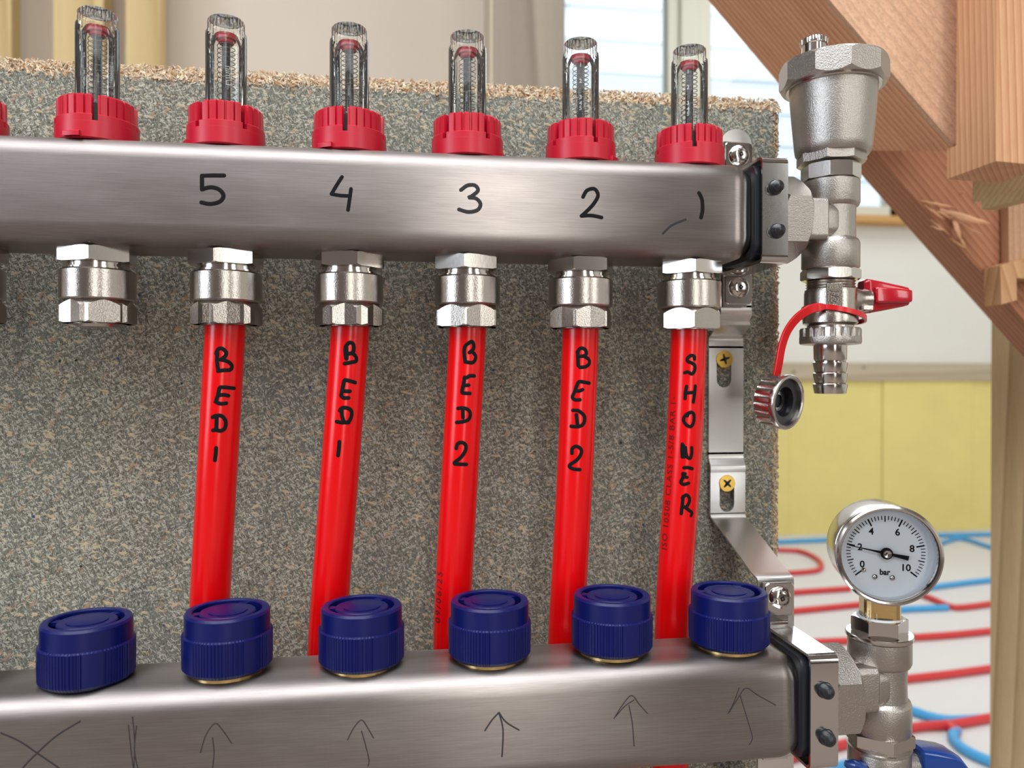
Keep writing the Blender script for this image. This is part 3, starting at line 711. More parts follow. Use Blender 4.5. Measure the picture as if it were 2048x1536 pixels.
def pipe_surf(i):
    def f(x, y):
        Y = -7.
        for _ in range(14):
            p = onY(x, y, Y); a = axis_at(i, p.z); dx = max(-7.9, min(7.9, p.x-a.x)); Y = a.y-math.sqrt(PRR*PRR-dx*dx)
        p = onY(x, y, Y); a = axis_at(i, p.z); n_ = Vector((p.x-a.x, p.y-a.y, 0)).normalized()
        return p, n_
    return f
def pz(ox, oy, s_, pts): return [(ox+x/s_, oy+y/s_) for x, y in pts]
k1 = 5.69
W = {}
W[4] = [pz(390, 670, k1, l) for l in ([(255, 205), (250, 300), (265, 405)], [(240, 210), (265, 160), (310, 155), (355, 200), (340, 245), (290, 280)], [(290, 280), (370, 300), (420, 350), (400, 395), (330, 400), (262, 410)],
      [(445, 605), (350, 595), (285, 595)], [(275, 610), (262, 680), (235, 760)], [(270, 685), (330, 680), (380, 690)], [(235, 760), (290, 782), (355, 775)],
      [(200, 935), (240, 918), (300, 920), (340, 960), (350, 1010), (335, 1065), (290, 1090), (240, 1080), (205, 1085)], [(247, 930), (243, 1075)], [(240, 1285), (236, 1350), (226, 1425)])]
W[3] = [pz(640, 670, k1, l) for l in ([(300, 270), (290, 210), (290, 140), (330, 90), (375, 100), (385, 160), (370, 200), (320, 215)], [(370, 205), (410, 250), (410, 295), (360, 310), (280, 325)], [(300, 150), (305, 265)],
      [(400, 540), (350, 525), (285, 510)], [(275, 520), (258, 600), (240, 690)], [(260, 635), (300, 640), (340, 640)], [(240, 690), (270, 715), (325, 715)],
      [(225, 860), (250, 830), (310, 830), (355, 860), (360, 910), (345, 960), (320, 990)], [(190, 985), (240, 995), (325, 995)], [(245, 850), (250, 920), (270, 985)], [(220, 1215), (215, 1290), (205, 1370)])]
W[2] = [pz(880, 670, k1, l) for l in ([(285, 290), (275, 200), (285, 130), (330, 90), (365, 75), (385, 120), (375, 165), (335, 200)], [(370, 190), (405, 240), (395, 290), (360, 315), (285, 305)],
      [(390, 465), (340, 465), (305, 485)], [(280, 480), (268, 560), (250, 640), (265, 660), (340, 665)], [(270, 575), (325, 570)],
      [(205, 835), (260, 830), (320, 850), (345, 900), (325, 960), (265, 985), (190, 995)], [(258, 840), (262, 940)], [(185, 1290), (200, 1240), (245, 1222), (290, 1250), (290, 1310), (240, 1390), (160, 1460), (230, 1470), (300, 1472)])]
W[1] = [pz(1100, 680, k1, l) for l in ([(315, 130), (320, 290)], [(310, 140), (345, 95), (395, 105), (415, 150), (390, 180), (340, 185)], [(390, 185), (440, 220), (445, 270), (400, 305), (340, 310)],
      [(445, 490), (390, 480), (330, 475), (305, 520), (275, 600), (255, 650), (285, 680), (340, 680)], [(290, 575), (330, 580), (370, 565)],
      [(260, 800), (320, 805), (380, 850), (395, 900), (375, 960), (320, 985), (240, 982)], [(300, 850), (312, 960)], [(250, 1290), (255, 1235), (300, 1210), (350, 1240), (355, 1290), (310, 1360), (220, 1430), (260, 1465), (340, 1475)])]
W[0] = [pz(1310, 640, 6.4, l) for l in ([(505, 500), (500, 465), (460, 455), (415, 490), (420, 530), (470, 550), (510, 585), (505, 650), (470, 690), (420, 665), (380, 675)],
      [(405, 850), (390, 920), (385, 1005)], [(515, 845), (505, 950), (490, 1050)], [(390, 935), (450, 930), (505, 925)],
      [(440, 1190), (400, 1210), (365, 1270), (390, 1330), (450, 1365), (490, 1320), (500, 1230), (480, 1185), (430, 1190), (415, 1225)])] + \
      [pz(1310, 860, 6.4, l) for l in ([(350, 180), (345, 260), (350, 345)], [(365, 200), (370, 270), (372, 345)], [(390, 225), (395, 290), (410, 345), (450, 360), (470, 300), (470, 225)],
      [(370, 483), (420, 480), (475, 495)], [(360, 555), (355, 610), (330, 670), (370, 695), (430, 680)], [(355, 565), (385, 560)], [(360, 600), (410, 605)],
      [(360, 850), (350, 950), (335, 1070)], [(350, 870), (400, 830), (440, 870), (435, 930), (395, 985), (355, 975)], [(385, 990), (440, 1030), (475, 1060), (460, 1095)])]
names = {0: ('SHOWER', 1.55), 1: ('BED 2', 1.6), 2: ('BED 2', 1.6), 3: ('BED 1', 1.65), 4: ('BED 1', 1.6)}
pl_lab = ['marked SHOWER, rightmost, beside the bracket', 'marked BED 2, next to the SHOWER pipe', 'marked BED 2, printed with a date low on its left side', 'marked BED 1, second from the left and most slanted', 'marked BED 1, leftmost, ending behind a blue cap']
def print_on(i, text, zmid, ang, size, b, space=1.1):
    def f(x, y, z):
        # text runs upward, letter tops to the left
        zz = zmid+x; a = axis_at(i, zz); th = ang-y/PRR
        return (a.x+(PRR+.03+z)*math.cos(th), a.y+(PRR+.03+z)*math.sin(th), zz)
    textmesh(text, size, f, b, space=space, bold=.03, cuts=.3)
for i in range(5):
    t = thing('heating_loop_pipe', 'bright red pipe '+pl_lab[i], 'pipe', tuple(AX[i][0]), 'red loop pipes between the two manifold bars')
    MB().tube(AX[i], PRR, 48).build('pipe', PEX, t)
    o = strokes('handwritten_word', W[i], pipe_surf(i), names[i][1], INK, t, .08); o['label'] = 'black handwritten '+names[i][0]
    if i == 2:
        b = MB(); print_on(i, '09/06/25', -166.5, math.radians(180+36), 4.8, b, 1.32)
        b.build('printed_text', PRINT, t)['label'] = 'printed 09/06/25'
    if i == 0:
        b = MB(); print_on(i, 'ISO 10508 CLASS 1-5/8 BAR 1-', -115, math.radians(180+25), 4.6, b, 1.15)
        b.build('printed_text', PRINT, t)['label'] = 'printed line of small lettering along the left side'

# ================================================================== blue caps
def make_cap():
    z0 = -HZ+HH; c = (LX, -DY, z0)
    t = thing('valve_cap', '', 'valve cap', c); m = T(*c)
    b = MB(); b.lathe([(13.2, -.2), (13.2, .9), (12.6, 1.2), (12.6, 2.4)], 64, m); b.build('brass_ring', BRASS, t)
    b = MB(); R = 16.4
    def kn(tt, r, z, k):
        if k in (0, 4): return r
        s_ = tt % (pi/2)
        if .2 < s_ < pi/2-.2: return r-(.32 if math.sin(tt*84) > 0 else 0)
        return r-.05
    b.lathe([(R-1.6, 1.5), (R-.1, 3.0), (R, 8), (R, 15.0), (R-.9, 15.5)], 504, m, rf=kn, caps=(True, False))
    b.lathe([(R-.9, 15.5), (R-.95, 22.3), (R-1.5, 23.2), (R-3.4, 23.3), (R-3.9, 22.9), (R-3.9, 19.5), (0.01, 19.5)], 72, m, caps=(False, False))
    b.build('knurled_body', BLUE, t, ang=28)
    b = MB(); b.lathe([(10.3, 19), (10.3, 22.2), (9.9, 22.6), (0.01, 22.7)], 48, m, caps=(True, False))
    for k in range(3):
        a = k*2*pi/3+.5; b.arc_solid(a-.16, a+.16, 4, 12.8, 10, 21, 22.4, m)
    b.lathe([(7.2, 22.6), (7.2, 22.9), (6.8, 23.0), (0.01, 23.0)], 40, m, caps=(False, False))
    b.build('centre_disc', BLUE, t)
    return t
VC = make_cap()
vc_lab = ['rightmost of all, beside the bracket strap', 'in front of the BED 2 pipe that is nearer the bracket', 'in front of the BED 2 pipe with the printed date', 'just right of the longer visible BED 1 pipe foot',
          'leftmost of those showing a gold ring, below the far-left pipe', 'leftmost one fully in view, seated low with no gold ring', 'cut off at the left photo edge']
for i in range(7):
    o = VC if i == 0 else dup(VC, (LX-50*i+(2 if i == 3 else 0)*0, -DY, -HZ+HH))
    o['label'] = 'dark blue ribbed cap '+vc_lab[i]; o['group'] = 'blue valve caps on the lower bar'
    o.rotation_euler = (0, 0, [.35, .2, .1, .5, .75, .45, 0][i])
    if i in (5, 6): o.location.z -= .0014
    elif i: o.location.z += (0.0, .0003, 0, -.0002, .0002)[i]

# ================================================================== bracket, straps, screws
def strip(profile, x0, x1, th, widths=None):
    """sheet-metal strip following a YZ profile"""
    b = MB(); P = [Vector((0, y, z)) for y, z in profile]; rows = []; n = len(P)
    for i, p in enumerate(P):
        d0 = (P[i]-P[i-1]).normalized() if i else (P[1]-P[0]).normalized()
        d1 = (P[i+1]-P[i]).normalized() if i < n-1 else d0
        nn = Vector((0, -(d0+d1).z, (d0+d1).y)).normalized(); k = 1/max(.5, nn.dot(Vector((0, -d1.z, d1.y))))
        a, c = (x0, x1) if not widths else widths[i]
        q = p+nn*th*k
        rows.append([(a, p.y, p.z), (c, p.y, p.z), (c, q.y, q.z), (a, q.y, q.z)])
    return b.grid(rows, True)
def fillet(P, r, n=4):
    out = [P[0]]
    for i in range(1, len(P)-1):
        p = Vector(P[i]); a = Vector(P[i-1])-p; c = Vector(P[i+1])-p; d = min(r, a.length*.45, c.length*.45)
        s_ = p+a.normalized()*d; e = p+c.normalized()*d
        for k in range(n+1): t_ = k/n; out.append(tuple(s_*(1-t_)**2+p*2*t_*(1-t_)+e*t_*t_))
    return out+[P[-1]]
brk = thing('wall_bracket', 'long bright zinc bracket screwed to the chipboard behind the bar ends', 'bracket', (34, BY, -120))
def plate_holes(outer, holes, y0, th):
    bm = bmesh.new(); ed = []
    for loop in [outer]+holes:
        vs = [bm.verts.new((x, y0, z)) for x, z in loop]
        ed += [bm.edges.new((vs[i], vs[(i+1) % len(vs)])) for i in range(len(vs))]
    r = bmesh.ops.triangle_fill(bm, edges=ed, use_beauty=True)
    fs = [f for f in bm.faces]
    ex = bmesh.ops.extrude_face_region(bm, geom=fs)
    for v in [g for g in ex['geom'] if isinstance(g, bmesh.types.BMVert)]: v.co.y += th
    bm.verts.index_update(); out = ([tuple(v.co) for v in bm.verts], [tuple(v.index for v in f.verts) for f in bm.faces]); bm.free(); return out
def slot(xc, z0, z1, r, n=8):
    return [(xc+r*math.cos(a), z1-r+r*math.sin(a)) for a in [pi*k/n for k in range(n+1)]]+[(xc+r*math.cos(a), z0+r+r*math.sin(a)) for a in [pi+pi*k/n for k in range(n+1)]]
XB0, XB1 = 26, 44.5
b = MB()
b.add(*plate_holes([(XB0, -56), (XB1, -56), (XB1, -111), (XB0, -111)], [slot(34, -77, -58.5, 3.9)], BY-1.6, 1.5))
b.add(*plate_holes([(XB0, -119), (XB1, -119), (XB1, -141), (XB0, -141)], [slot(34.7, -140, -122.5, 3.9)], 38.0, 1.5))
# upper raised pad with rounded head
head = [(24.5, -38), (40, -38), (40, 41)]+[(32.2+7.8*math.cos(a), 41+7.2*math.sin(a)) for a in [pi*k/12 for k in range(1, 12)]]+[(24.5, 41)]
b.prism([(x, 22, z) for x, z in head], (0, 1.5, 0))
up_p = fillet([(22, -37), (22, -41), (27, -44.5), (27.5, -46), (36, -50.5), (BY-1.6, -52), (BY-1.6, -57)], 3)
wd = [(24.5+(XB0-24.5)*k/(len(up_p)-1), 40+(XB1-40)*k/(len(up_p)-1)) for k in range(len(up_p))]
b.grid([r for r in [[(wd[k][0], y, z), (wd[k][1], y, z), (wd[k][1], y+1.5, z-.2), (wd[k][0], y+1.5, z-.2)] for k, (y, z) in enumerate(up_p)]], True)
md = fillet([(BY-1.6, -110), (BY-1.6, -113), (37.5, -117), (38.0, -120)], 2)
b.grid([[(XB0, y, z), (XB1, y, z), (XB1, y+1.5, z), (XB0, y+1.5, z)] for y, z in md], True)
# cranked arm coming forward to the lower bar
ar = fillet([(38.0, -140.5), (38.0, -143), (32, -146), (-5, -160.5), (-7, -162), (-7, -168)], 2.5)
wa = [(XB0+(30-XB0)*k/(len(ar)-1), XB1+(47-XB1)*k/(len(ar)-1)) for k in range(len(ar))]
b.grid([[(wa[k][0], y, z), (wa[k][1], y, z), (wa[k][1], y+1.5, z-.3), (wa[k][0], y+1.5, z-.3)] for k, (y, z) in enumerate(ar)], True)
b.prism([(x, -7, z) for x, z in ((30, -167), (47, -167), (47, -256), (30, -256))], (0, 1.5, 0))
b.grid([[(30, y, z), (47, y, z), (47, y+1.5, z), (30, y+1.5, z)] for y, z in fillet([(-7, -255), (-7, -258), (38, -275), (BY-1.6, -278), (BY-1.6, -330)], 3)], True)
b.build('bracket_plate', CHROME, brk, ang=40)

def cross_head(c, n_, r, mat, name, label, dome=1.6, par=None, phil=True, group=None, flat=False, rot=0):
    m = frame(c, n_, (1, 0, 0)) @ Matrix.Rotation(rot, 4, 'Z')
    t = thing(name, label, 'screw', c, group)
    b = MB()
    if flat: b.lathe([(r*.6, -2.2), (r, -.3), (r, .1), (r*.96, .25), (0.01, .3)], 32, m, caps=(True, False)); top_ = .3
    else: b.lathe([(r, -1), (r, .3), (r*.92, dome*.55), (r*.72, dome*.85), (r*.4, dome), (0.01, dome*1.02)], 32, m, caps=(True, False)); top_ = dome
    b.build('head', mat, t)
    b = MB(); L, w_ = r*.62, r*.16; h = top_+.04; h0 = h-.5
    for a in (0, pi/2):
        mm = m @ Matrix.Rotation(a, 4, 'Z')
        b.add([(-L, -w_*.5, h-.22*(not flat)), (-w_, -w_, h), (w_, -w_, h), (L, -w_*.5, h-.22*(not flat)), (L, w_*.5, h-.22*(not flat)), (w_, w_, h), (-w_, w_, h), (-L, w_*.5, h-.22*(not flat)),
               (-L, -w_*.5, h0), (-w_, -w_, h0), (w_, -w_, h0), (L, -w_*.5, h0), (L, w_*.5, h0), (w_, w_, h0), (-w_, w_, h0), (-L, w_*.5, h0)],
              [(0, 1, 6, 7), (1, 2, 5, 6), (2, 3, 4, 5), (8, 15, 14, 9), (9, 14, 13, 10), (10, 13, 12, 11)]+[(i, i+8, (i+1) % 8+8, (i+1) % 8) for i in range(8)], mm)
    b.build('cross_recess', DARK, t); return t
cross_head((34.2, BY-1.9, -62.6), (0, -1, 0), 4.4, GOLD, 'wood_screw', 'gold countersunk screw in the upper slot of the bracket', flat=True, rot=.3, group='gold screws in the bracket slots')
cross_head((34.7, 37.7, -125.5), (0, -1, 0), 4.2, GOLD, 'wood_screw', 'gold countersunk screw in the lower slot of the bracket', flat=True, rot=.8, group='gold screws in the bracket slots')

def strap(ox, oy, oz, label):
    t = thing('bar_clamp', label, 'clamp', (ox+30.6, oy, oz))
    x0, x1 = ox+24.5, ox+36.2; hz = 21.6
    yb = oy+20.2
    prof = fillet([(yb, oz+41), (yb, oz+hz+.2), (oy-20.2, oz+hz), (oy-20.2, oz-hz), (yb, oz-hz-.2), (yb, oz-38)], 2.2, 5)
    wd_ = []
    b = MB(); rows = []; n = len(prof)
    strip_b = strip(prof, x0, x1, -1.2)
    b.v, b.f = strip_b.v, strip_b.f
    # wider rounded-square tabs that carry the screws
    for zc_ in (oz+33.5, oz-29.5):
        b.grid([[(ox+32+p*k_, yb-d_, zc_+q*k_) for p, q in rrect(6.9, 7.4, 2)] for k_, d_ in ((1, -.2), (1, 1.2), (.95, 1.6))], True)
    b.build('strap', CHROMEP, t, ang=40)
    b = MB(); rr_ = rrect(HD-.2, HH-.4, 6)
    b.grid([[(x, oy+p*s_, oz+q*s_) for p, q in rr_] for x, s_ in ((x0-2.6, .93), (x0-1.8, 1), (x1-.9, 1), (x1-.7, .95))], True)
    b.build('rubber_liner', BLACK, t)
    for dx, dz in ((.2, 9.2), (.9, -9.4)):
        m = frame((ox+30+dx, oy-21.4, oz+dz), (0, -1, 0))
        MB().lathe([(3.3, 0), (3.3, .25), (2.95, .3), (2.9, 2.2), (2.5, 3.4), (1.5, 4.2), (0.01, 4.5)], 28, m, caps=(True, False)).build('rubber_stud', BLACK, t)
    return t
strap(0, 0, 0, 'chrome clamp strap around the right end of the upper bar')
strap(LX, -DY, -HZ, 'chrome clamp strap around the right end of the lower bar')
for dx, dy, dz, lb in ((0, 0, 0, 'upper bar clamp'), (LX, -DY, -HZ, 'lower bar clamp')):
    cross_head((32+dx, 18.4+dy, dz+34.5), (0, -1, 0), 5.0, MACH, 'machine_screw', 'domed silver screw on the upper tab of the '+lb, 2.4, rot=.4, group='silver clamp screws')
    cross_head((32+dx, 18.4+dy, dz-28.8), (0, -1, 0), 5.0, MACH, 'machine_screw', 'domed silver screw on the lower tab of the '+lb, 2.4, rot=.9, group='silver clamp screws')

# ================================================================== tee fittings
def tee(ox, oy, zt, zw0, zw1, zb, label, nutrot):
    """zt top of body, waist zw0..zw1, zb bottom; branch toward the bar at bar height"""
    zc_ = (zw0+zw1)/2; t = thing('tee_fitting', label, 'tee fitting', (ox, oy, zc_)); m = T(ox, oy, 0)
    b = MB(); R = 12.7
    b.lathe([(R-1, zt), (R, zt-.8), (R, zw0+2), (R-.6, zw0+.6), (R-1.7, zw0), (R-1.9, zc_), (R-1.7, zw1), (R-.6, zw1-.8), (R, zw1-2.4), (R, zb+1), (R-.8, zb)], 64, m)
    b.tube([(ox-17.5, oy, zc_), (ox-4, oy, zc_)], 10.6, 40)
    # forged square boss on the branch
    hx, hy, hz_ = 5.6, 12.0, 9.2
    rws = []
    for x, s_ in ((ox-18, .93), (ox-17.4, 1), (ox-8.2, 1), (ox-7.2, .93)): rws.append([(x, oy+p*s_, zc_+q*s_) for p, q in rrect(12.2, 9.4, 2.5)])
    b.grid(rws, True)
    rws = []
    for x, s_ in ((ox-8, 1), (ox-4.5, .98), (ox-1.5, .9), (ox+1, .8)): rws.append([(x, oy+p*s_, zc_+q*s_) for p, q in rrect(11.6, 8.2, 5)])
    b.grid(rws, True)
    b.build('body', CAST, t, ang=40)
    return t, m, zc_
t, m, zc_ = tee(68.2, 0, 18.6, 6.0, -8.2, -22.4, 'satin nickel tee between the air vent and drain valve', 0)
MB().nut(6, 19.6, 0, 13, frame((37.6, 0, 0), (1, 0, 0), (0, 0, 1)), ch0=1.6, ch1=2.2, k=.9, rot=.15).build('branch_nut', CAST, t)
vt_hex = MB().nut(8, 13.0, 18.6, 25.4, m, ch0=.6, ch1=.6, rot=.25)
t2, m2, zc2 = tee(74.2, -DY, -182.6, -194.5, -208.2, -223.0, 'satin nickel tee below the pressure gauge', 0)
MB().nut(6, 20.4, 0, 13, frame((43.8, -DY, -HZ), (1, 0, 0), (0, 0, 1)), ch0=1.6, ch1=2.2, k=.9, rot=.05).build('branch_nut', CAST, t2)
MB().lathe([(13.4, -182.8), (13.6, -182.4), (13.6, -181.2), (13.2, -180.9)], 64, m2).build('flange', MACH, t2)
MB().nut(6, 11.3, -181, -174.3, m2, ch0=.8, ch1=1.0, rot=.62, k=.5).build('reducer_nut', MACH, t2)
MB().nut(6, 13.9, -227.6, -222.6, m2, ch0=.5, ch1=.5, rot=.35).build('lower_nut', MACH, t2)

# ================================================================== automatic air vent
t = thing('air_vent', 'silver automatic air vent pot with ten-sided lid', 'air vent', (69.3, 0, 25)); m = T(69.3, 0, 0); m1 = T(68.4, 0, 0)
b = MB(); b.lathe([(12, 29.5), (15.4, 30), (16.6, 31.6), (17.0, 34), (18.3, 48), (19.4, 62), (19.6, 66), (17, 67)], 72, m); b.build('body', CAST, t)
MB().nut(10, 23.8, 61.6, 72.6, m, ch0=1.3, ch1=1.0, k=1.6, rot=.1).build('lid', CAST, t)
b = MB(); b.lathe([(20.6, 60.8), (20.9, 61.2), (20.9, 63)], 64, m); b.build('sealing_ring', MACH, t)
b = MB(); b.nut(8, 15.2, 26.2, 30.4, m1, ch0=.8, ch1=.3, rot=.15); b.build('neck_hex', CAST, t)
b = MB(); b.v, b.f = vt_hex.v, vt_hex.f; b.build('socket_hex', MACH, t)
vx = T(57.0, -5, 0)
b = MB(); b.lathe([(5.2, 71), (5.2, 78.4)], 32, vx); b.build('vent_stem', MACH, t)
b = MB(); b.lathe([(5.2, 78.2), (5.9, 78.5), (6.0, 80.6), (5.5, 81.2), (0.01, 81.3)], 160, vx, rf=lambda tt, r, z, k: r-(.22 if (math.sin(tt*32) > 0 and k in (1, 2)) else 0), caps=(True, False)); b.build('knurled_cap', MACH, t)

# ================================================================== drain valve
t = thing('drain_valve', 'nickel drain valve with red lever and ribbed hose tail', 'valve', (68.2, 0, -50)); m = T(68.2, 0, 0)
MB().nut(8, 13.2, -27.2, -22.5, m, ch0=.9, ch1=.7, rot=.2, k=.8).build('hex_flange', MACH, t)
b = MB()
b.lathe([(10.9, -31.5)]+[(10.9-(.7 if k % 2 else 0), -31.5+k*.6) for k in range(8)], 48, m)
b.lathe([(10.2, -48.2), (12.0, -47), (12.2, -44.5), (11.6, -42.5), (11.5, -33.5), (11.2, -31.6), (10.2, -31)], 64, m)
b.lathe([(10.2, -49), (10.2, -46)], 40, m)
b.tube([(72, 0, -35.8), (79.5, 0, -35.8), (82, 0, -35.8), (86.5, 0, -35.8)], [8.5, 6.2, 5.4, 5.6], 24)
b.box((81, -5.4, -41.6), (87, 3, -38.2), bev=.8)
b.build('valve_body', NICKEL, t, ang=40)
b = MB()
q = frame((68.2, 0, 0), (0, 0, 1)); aa = math.radians(-112)
pm = Matrix.Translation(Vector((68.2+11.5*math.cos(aa), 11.5*math.sin(aa), -35.2))) @ frame((0, 0, 0), (math.cos(aa), math.sin(aa), 0), (0, 0, -1))
b.grid([[(p*s_, r_*s_, z) for p, r_ in rrect(5.6, 3.4, .8)] for z, s_ in ((-1, 1), (.35, 1), (.6, .95))], True, pm)
def emb(x, y, z): return pm @ Vector((x, y, (.62+z*11)))
textmesh('1/2', 4.6, emb, b, bold=.1, space=1.15)
pl_ = b.build('size_plate', NICKEL, t); pl_['label'] = 'raised plate reading 1/2'
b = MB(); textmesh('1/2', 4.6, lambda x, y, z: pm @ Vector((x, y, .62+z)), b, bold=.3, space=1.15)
b.build('figure_outline', CREVSHADE, pl_)['label'] = 'dark outline for crevice shade and dirt around the raised figures'
b = MB()
rws = []
for x, hy_, z0_, z1_ in ((83.4, 2.6, -35.2, -27.2), (85.0, 3.9, -40.5, -26.4), (86.4, 4.2, -42.2, -26.6), (92, 4.6, -41.2, -27.6), (102, 5.2, -39.2, -29.6), (104.4, 5.2, -38.6, -30.2), (105, 4.6, -38.2, -30.6)):
    zc3 = (z0_+z1_)/2; rws.append([(x, p, zc3+q_) for p, q_ in rrect(hy_, (z1_-z0_)/2, 1.6, 4)])
b.grid(rws, True)
rws = []
for x, hy_, z0_, z1_ in ((87.2, 6.2, -37.4, -30.6), (88, 6.6, -38, -30.2), (102, 7.4, -37.6, -31.2), (104.6, 7.0, -37.2, -31.6)):
    zc3 = (z0_+z1_)/2; rws.append([(x, p, zc3+q_) for p, q_ in rrect(hy_, (z1_-z0_)/2, 1.2, 4)])
b.grid(rws, True)
b.build('lever', REDD, t)['label'] = 'crimson tapered lever'
b = MB(); b.lathe([(11.8, -56.9), (13.2, -56.6), (13.5, -55.8), (13.5, -53.4), (13.4, -53.2), (13.4, -50.0), (12.9, -49.3), (11, -49.1)], 128, m,
    rf=lambda tt, r, z, k: r-(1.0*max(0, math.sin(tt*18))**.5 if k in (4, 5) else 0), caps=(False, True))
b.lathe([(7.4, -57.2), (11.8, -56.9)], 64, m, caps=(False, False)); b.build('union_ring', CAST, t, ang=40)
b = MB(); pr = [(7.35, -57), (7.2, -63.5)]
for k in range(3):
    z = -64.5-k*5; pr += [(6.6, z), (7.6, z-.6), (7.6, z-1.2), (6.9, z-4.9)]
pr += [(6.8, -79.4), (5.6, -79.6), (5.4, -79.0), (5.4, -60)]
b.lathe(pr, 48, m, caps=(False, False)); b.build('hose_tail', MACH, t)

# blanking cap on its red strap (strap loops round the valve: one thing)
t = thing('blanking_cap', 'ribbed blanking cap hanging open from the drain valve on a red strap', 'cap', (43.6, -2, -84))
ax = Vector((.50, -.86, -.10)).normalized(); m = frame(Vector((40.2, -3, -82.6))-ax*4.2, ax, (0, 0, 1))
b = MB()
b.lathe([(0.01, -.3), (10.5, -.3), (11.6, .4), (11.9, 1.4), (11.9, 8.0), (12.3, 8.4), (12.5, 10.2), (12.2, 10.8), (11.2, 10.9), (10.6, 10.4), (10.5, 3.2)], 144, m,
        rf=lambda tt, r, z, k: r-(.8*max(0, math.sin(tt*20))**.5 if k in (3, 4) else 0), caps=(False, False))
b.build('cap_shell', NICKEL, t, ang=40)
b = MB(); b.lathe([(0.01, 4.6), (6.6, 4.6), (6.8, 8.6), (10.55, 8.8), (10.6, 2.4)], 64, m, caps=(False, False)); b.build('rubber_seal', BLACK, t)
b = MB(); b.lathe([(3.0, 4.7), (4.6, 4.7), (4.6, 5.2), (3.0, 5.2)], 40, m, caps=(False, False)); b.build('seal_recess', MACH, t)
# ring round the valve, tilted
b = MB(); n = 64; rws = []
for i in range(n+1):
    a = 2*pi*i/n; rr_ = 12.7+.6*math.cos(a)
    x = 68.2+rr_*math.cos(a)*(1.0 if math.cos(a) < 0 else 1.18); y = rr_*math.sin(a); z = -43.0-2.9*math.cos(a)+1.2*math.sin(a)*-1
    nx, ny = math.cos(a), math.sin(a)
    rws.append([(x-nx*.5, y-ny*.5, z-1.1), (x+nx*.5, y+ny*.5, z-1.1), (x+nx*.5, y+ny*.5, z+1.1), (x-nx*.5, y-ny*.5, z+1.1)])
b.grid(rws, True, caps=(False, False))
pth = [(59.5, -9.6, -40.3), (56.5, -10.2, -40.6), (52.5, -9.6, -41.8), (47.6, -8.4, -45.2), (43.6, -7, -51), (41.4, -6, -58), (40.4, -5, -66), (39.6, -3.5, -73), (38.6, -1, -79), (38.2, 1.2, -83)]
P = smooth = None
pp = [Vector(q) for q in pth]; cur = []
for k in range(len(pp)-1):
    p0 = pp[max(k-1, 0)]; p1 = pp[k]; p2 = pp[k+1]; p3 = pp[min(k+2, len(pp)-1)]
    for q in range(6): t_ = q/6; cur.append(.5*((2*p1)+(p2-p0)*t_+(2*p0-5*p1+4*p2-p3)*t_*t_+(3*p1-p0-3*p2+p3)*t_**3))
cur.append(pp[-1]); rws = []
for i, p in enumerate(cur):
    tg = (cur[min(i+1, len(cur)-1)]-cur[max(i-1, 0)]).normalized(); n_ = Vector((.25, -1, 0)); sd = tg.cross(n_).normalized(); n_ = sd.cross(tg).normalized()
    hw = 2.0 if i > 6 else 1.3+.7*i/6
    rws.append([p+sd*hw*c_+n_*d_ for c_, d_ in ((-1, -.3), (-.85, -.7), (.85, -.7), (1, -.3), (1, .3), (.85, .7), (-.85, .7), (-1, .3))])
b.grid(rws, True)
b.build('strap', STRAPR, t, ang=50)

# ================================================================== pressure gauge
GA = math.radians(19.04)
gn = Vector((-math.sin(GA), -math.cos(GA), 0)); gx = Vector((0, 0, 1)).cross(gn).normalized()*1.0
gc = Vector((74.3, -DY, -145.1))
gm = Matrix(((gx.x, 0, gn.x, gc.x), (gx.y, 0, gn.y, gc.y), (0, 1, 0, gc.z), (0, 0, 0, 1)))
t = thing('pressure_gauge', 'round chrome pressure gauge with white 0 to 10 bar dial', 'gauge', (74.3, -DY, -174))
b = MB(); b.lathe([(0.01, -10.4), (18.2, -10.4), (19.6, -9.6), (20.0, -8), (20.0, 8.8), (20.3, 9.0), (20.3, 9.9), (19.9, 10.1), (19.95, 12.2)], 96, gm, caps=(False, False))
b.build('case', CHROMEP, t)
b = MB(); b.lathe([(19.9, 11.6), (20.6, 12.0), (20.8, 13.4), (20.5, 14.8), (19.7, 15.4), (18.9, 15.2), (18.5, 14.4), (18.4, 12.6)], 96, gm, caps=(False, False)); b.build('bezel', MACH, t)
MB().lathe([(18.5, 8.0), (18.5, 12.7), (18.45, 12.8)], 96, gm, caps=(False, False)).build('dial_wall', DIAL, t)
MB().lathe([(0.01, 8.6), (18.5, 8.6)], 96, gm, caps=(False, False)).build('dial', DIAL, t)
b = MB(); zd = 8.72
def G(x, y, z=0): return gm @ Vector((x, y, zd+z))
def tick(a, r0, r1, w_):
    c_, s_ = math.cos(a), math.sin(a); nx, ny = -s_*w_/2, c_*w_/2
    b.prism([G(r0*c_+nx, r0*s_+ny), G(r1*c_+nx, r1*s_+ny), G(r1*c_-nx, r1*s_-ny), G(r0*c_-nx, r0*s_-ny)], gm.to_3x3() @ Vector((0, 0, .05)))
A0, A1 = math.radians(220), math.radians(-38)
for k in range(51):
    a = A0+(A1-A0)*k/50
    if k % 10 == 0: tick(a, 12.2, 15.4, .6)
    elif k % 5 == 0: tick(a, 12.9, 15.4, .42)
    else: tick(a, 13.7, 15.4, .32)
for s_, x, y in (('0', -9.1, -5.3), ('2', -10.0, 1.9), ('4', -5.6, 8.6), ('6', 4.6, 8.6), ('8', 10.2, 2.0), ('10', 7.8, -6.0)):
    textmesh(s_, 4.0, lambda X, Y, Z, x=x, y=y: G(x+X, y+Y, Z+.02), b, bold=.07)
textmesh('bar', 3.4, lambda X, Y, Z: G(-.3+X*.9, -8.2+Y, Z+.02), b, bold=.1)
b.build('scale_markings', INK, t)['label'] = 'black dial figures and ticks reading bar'
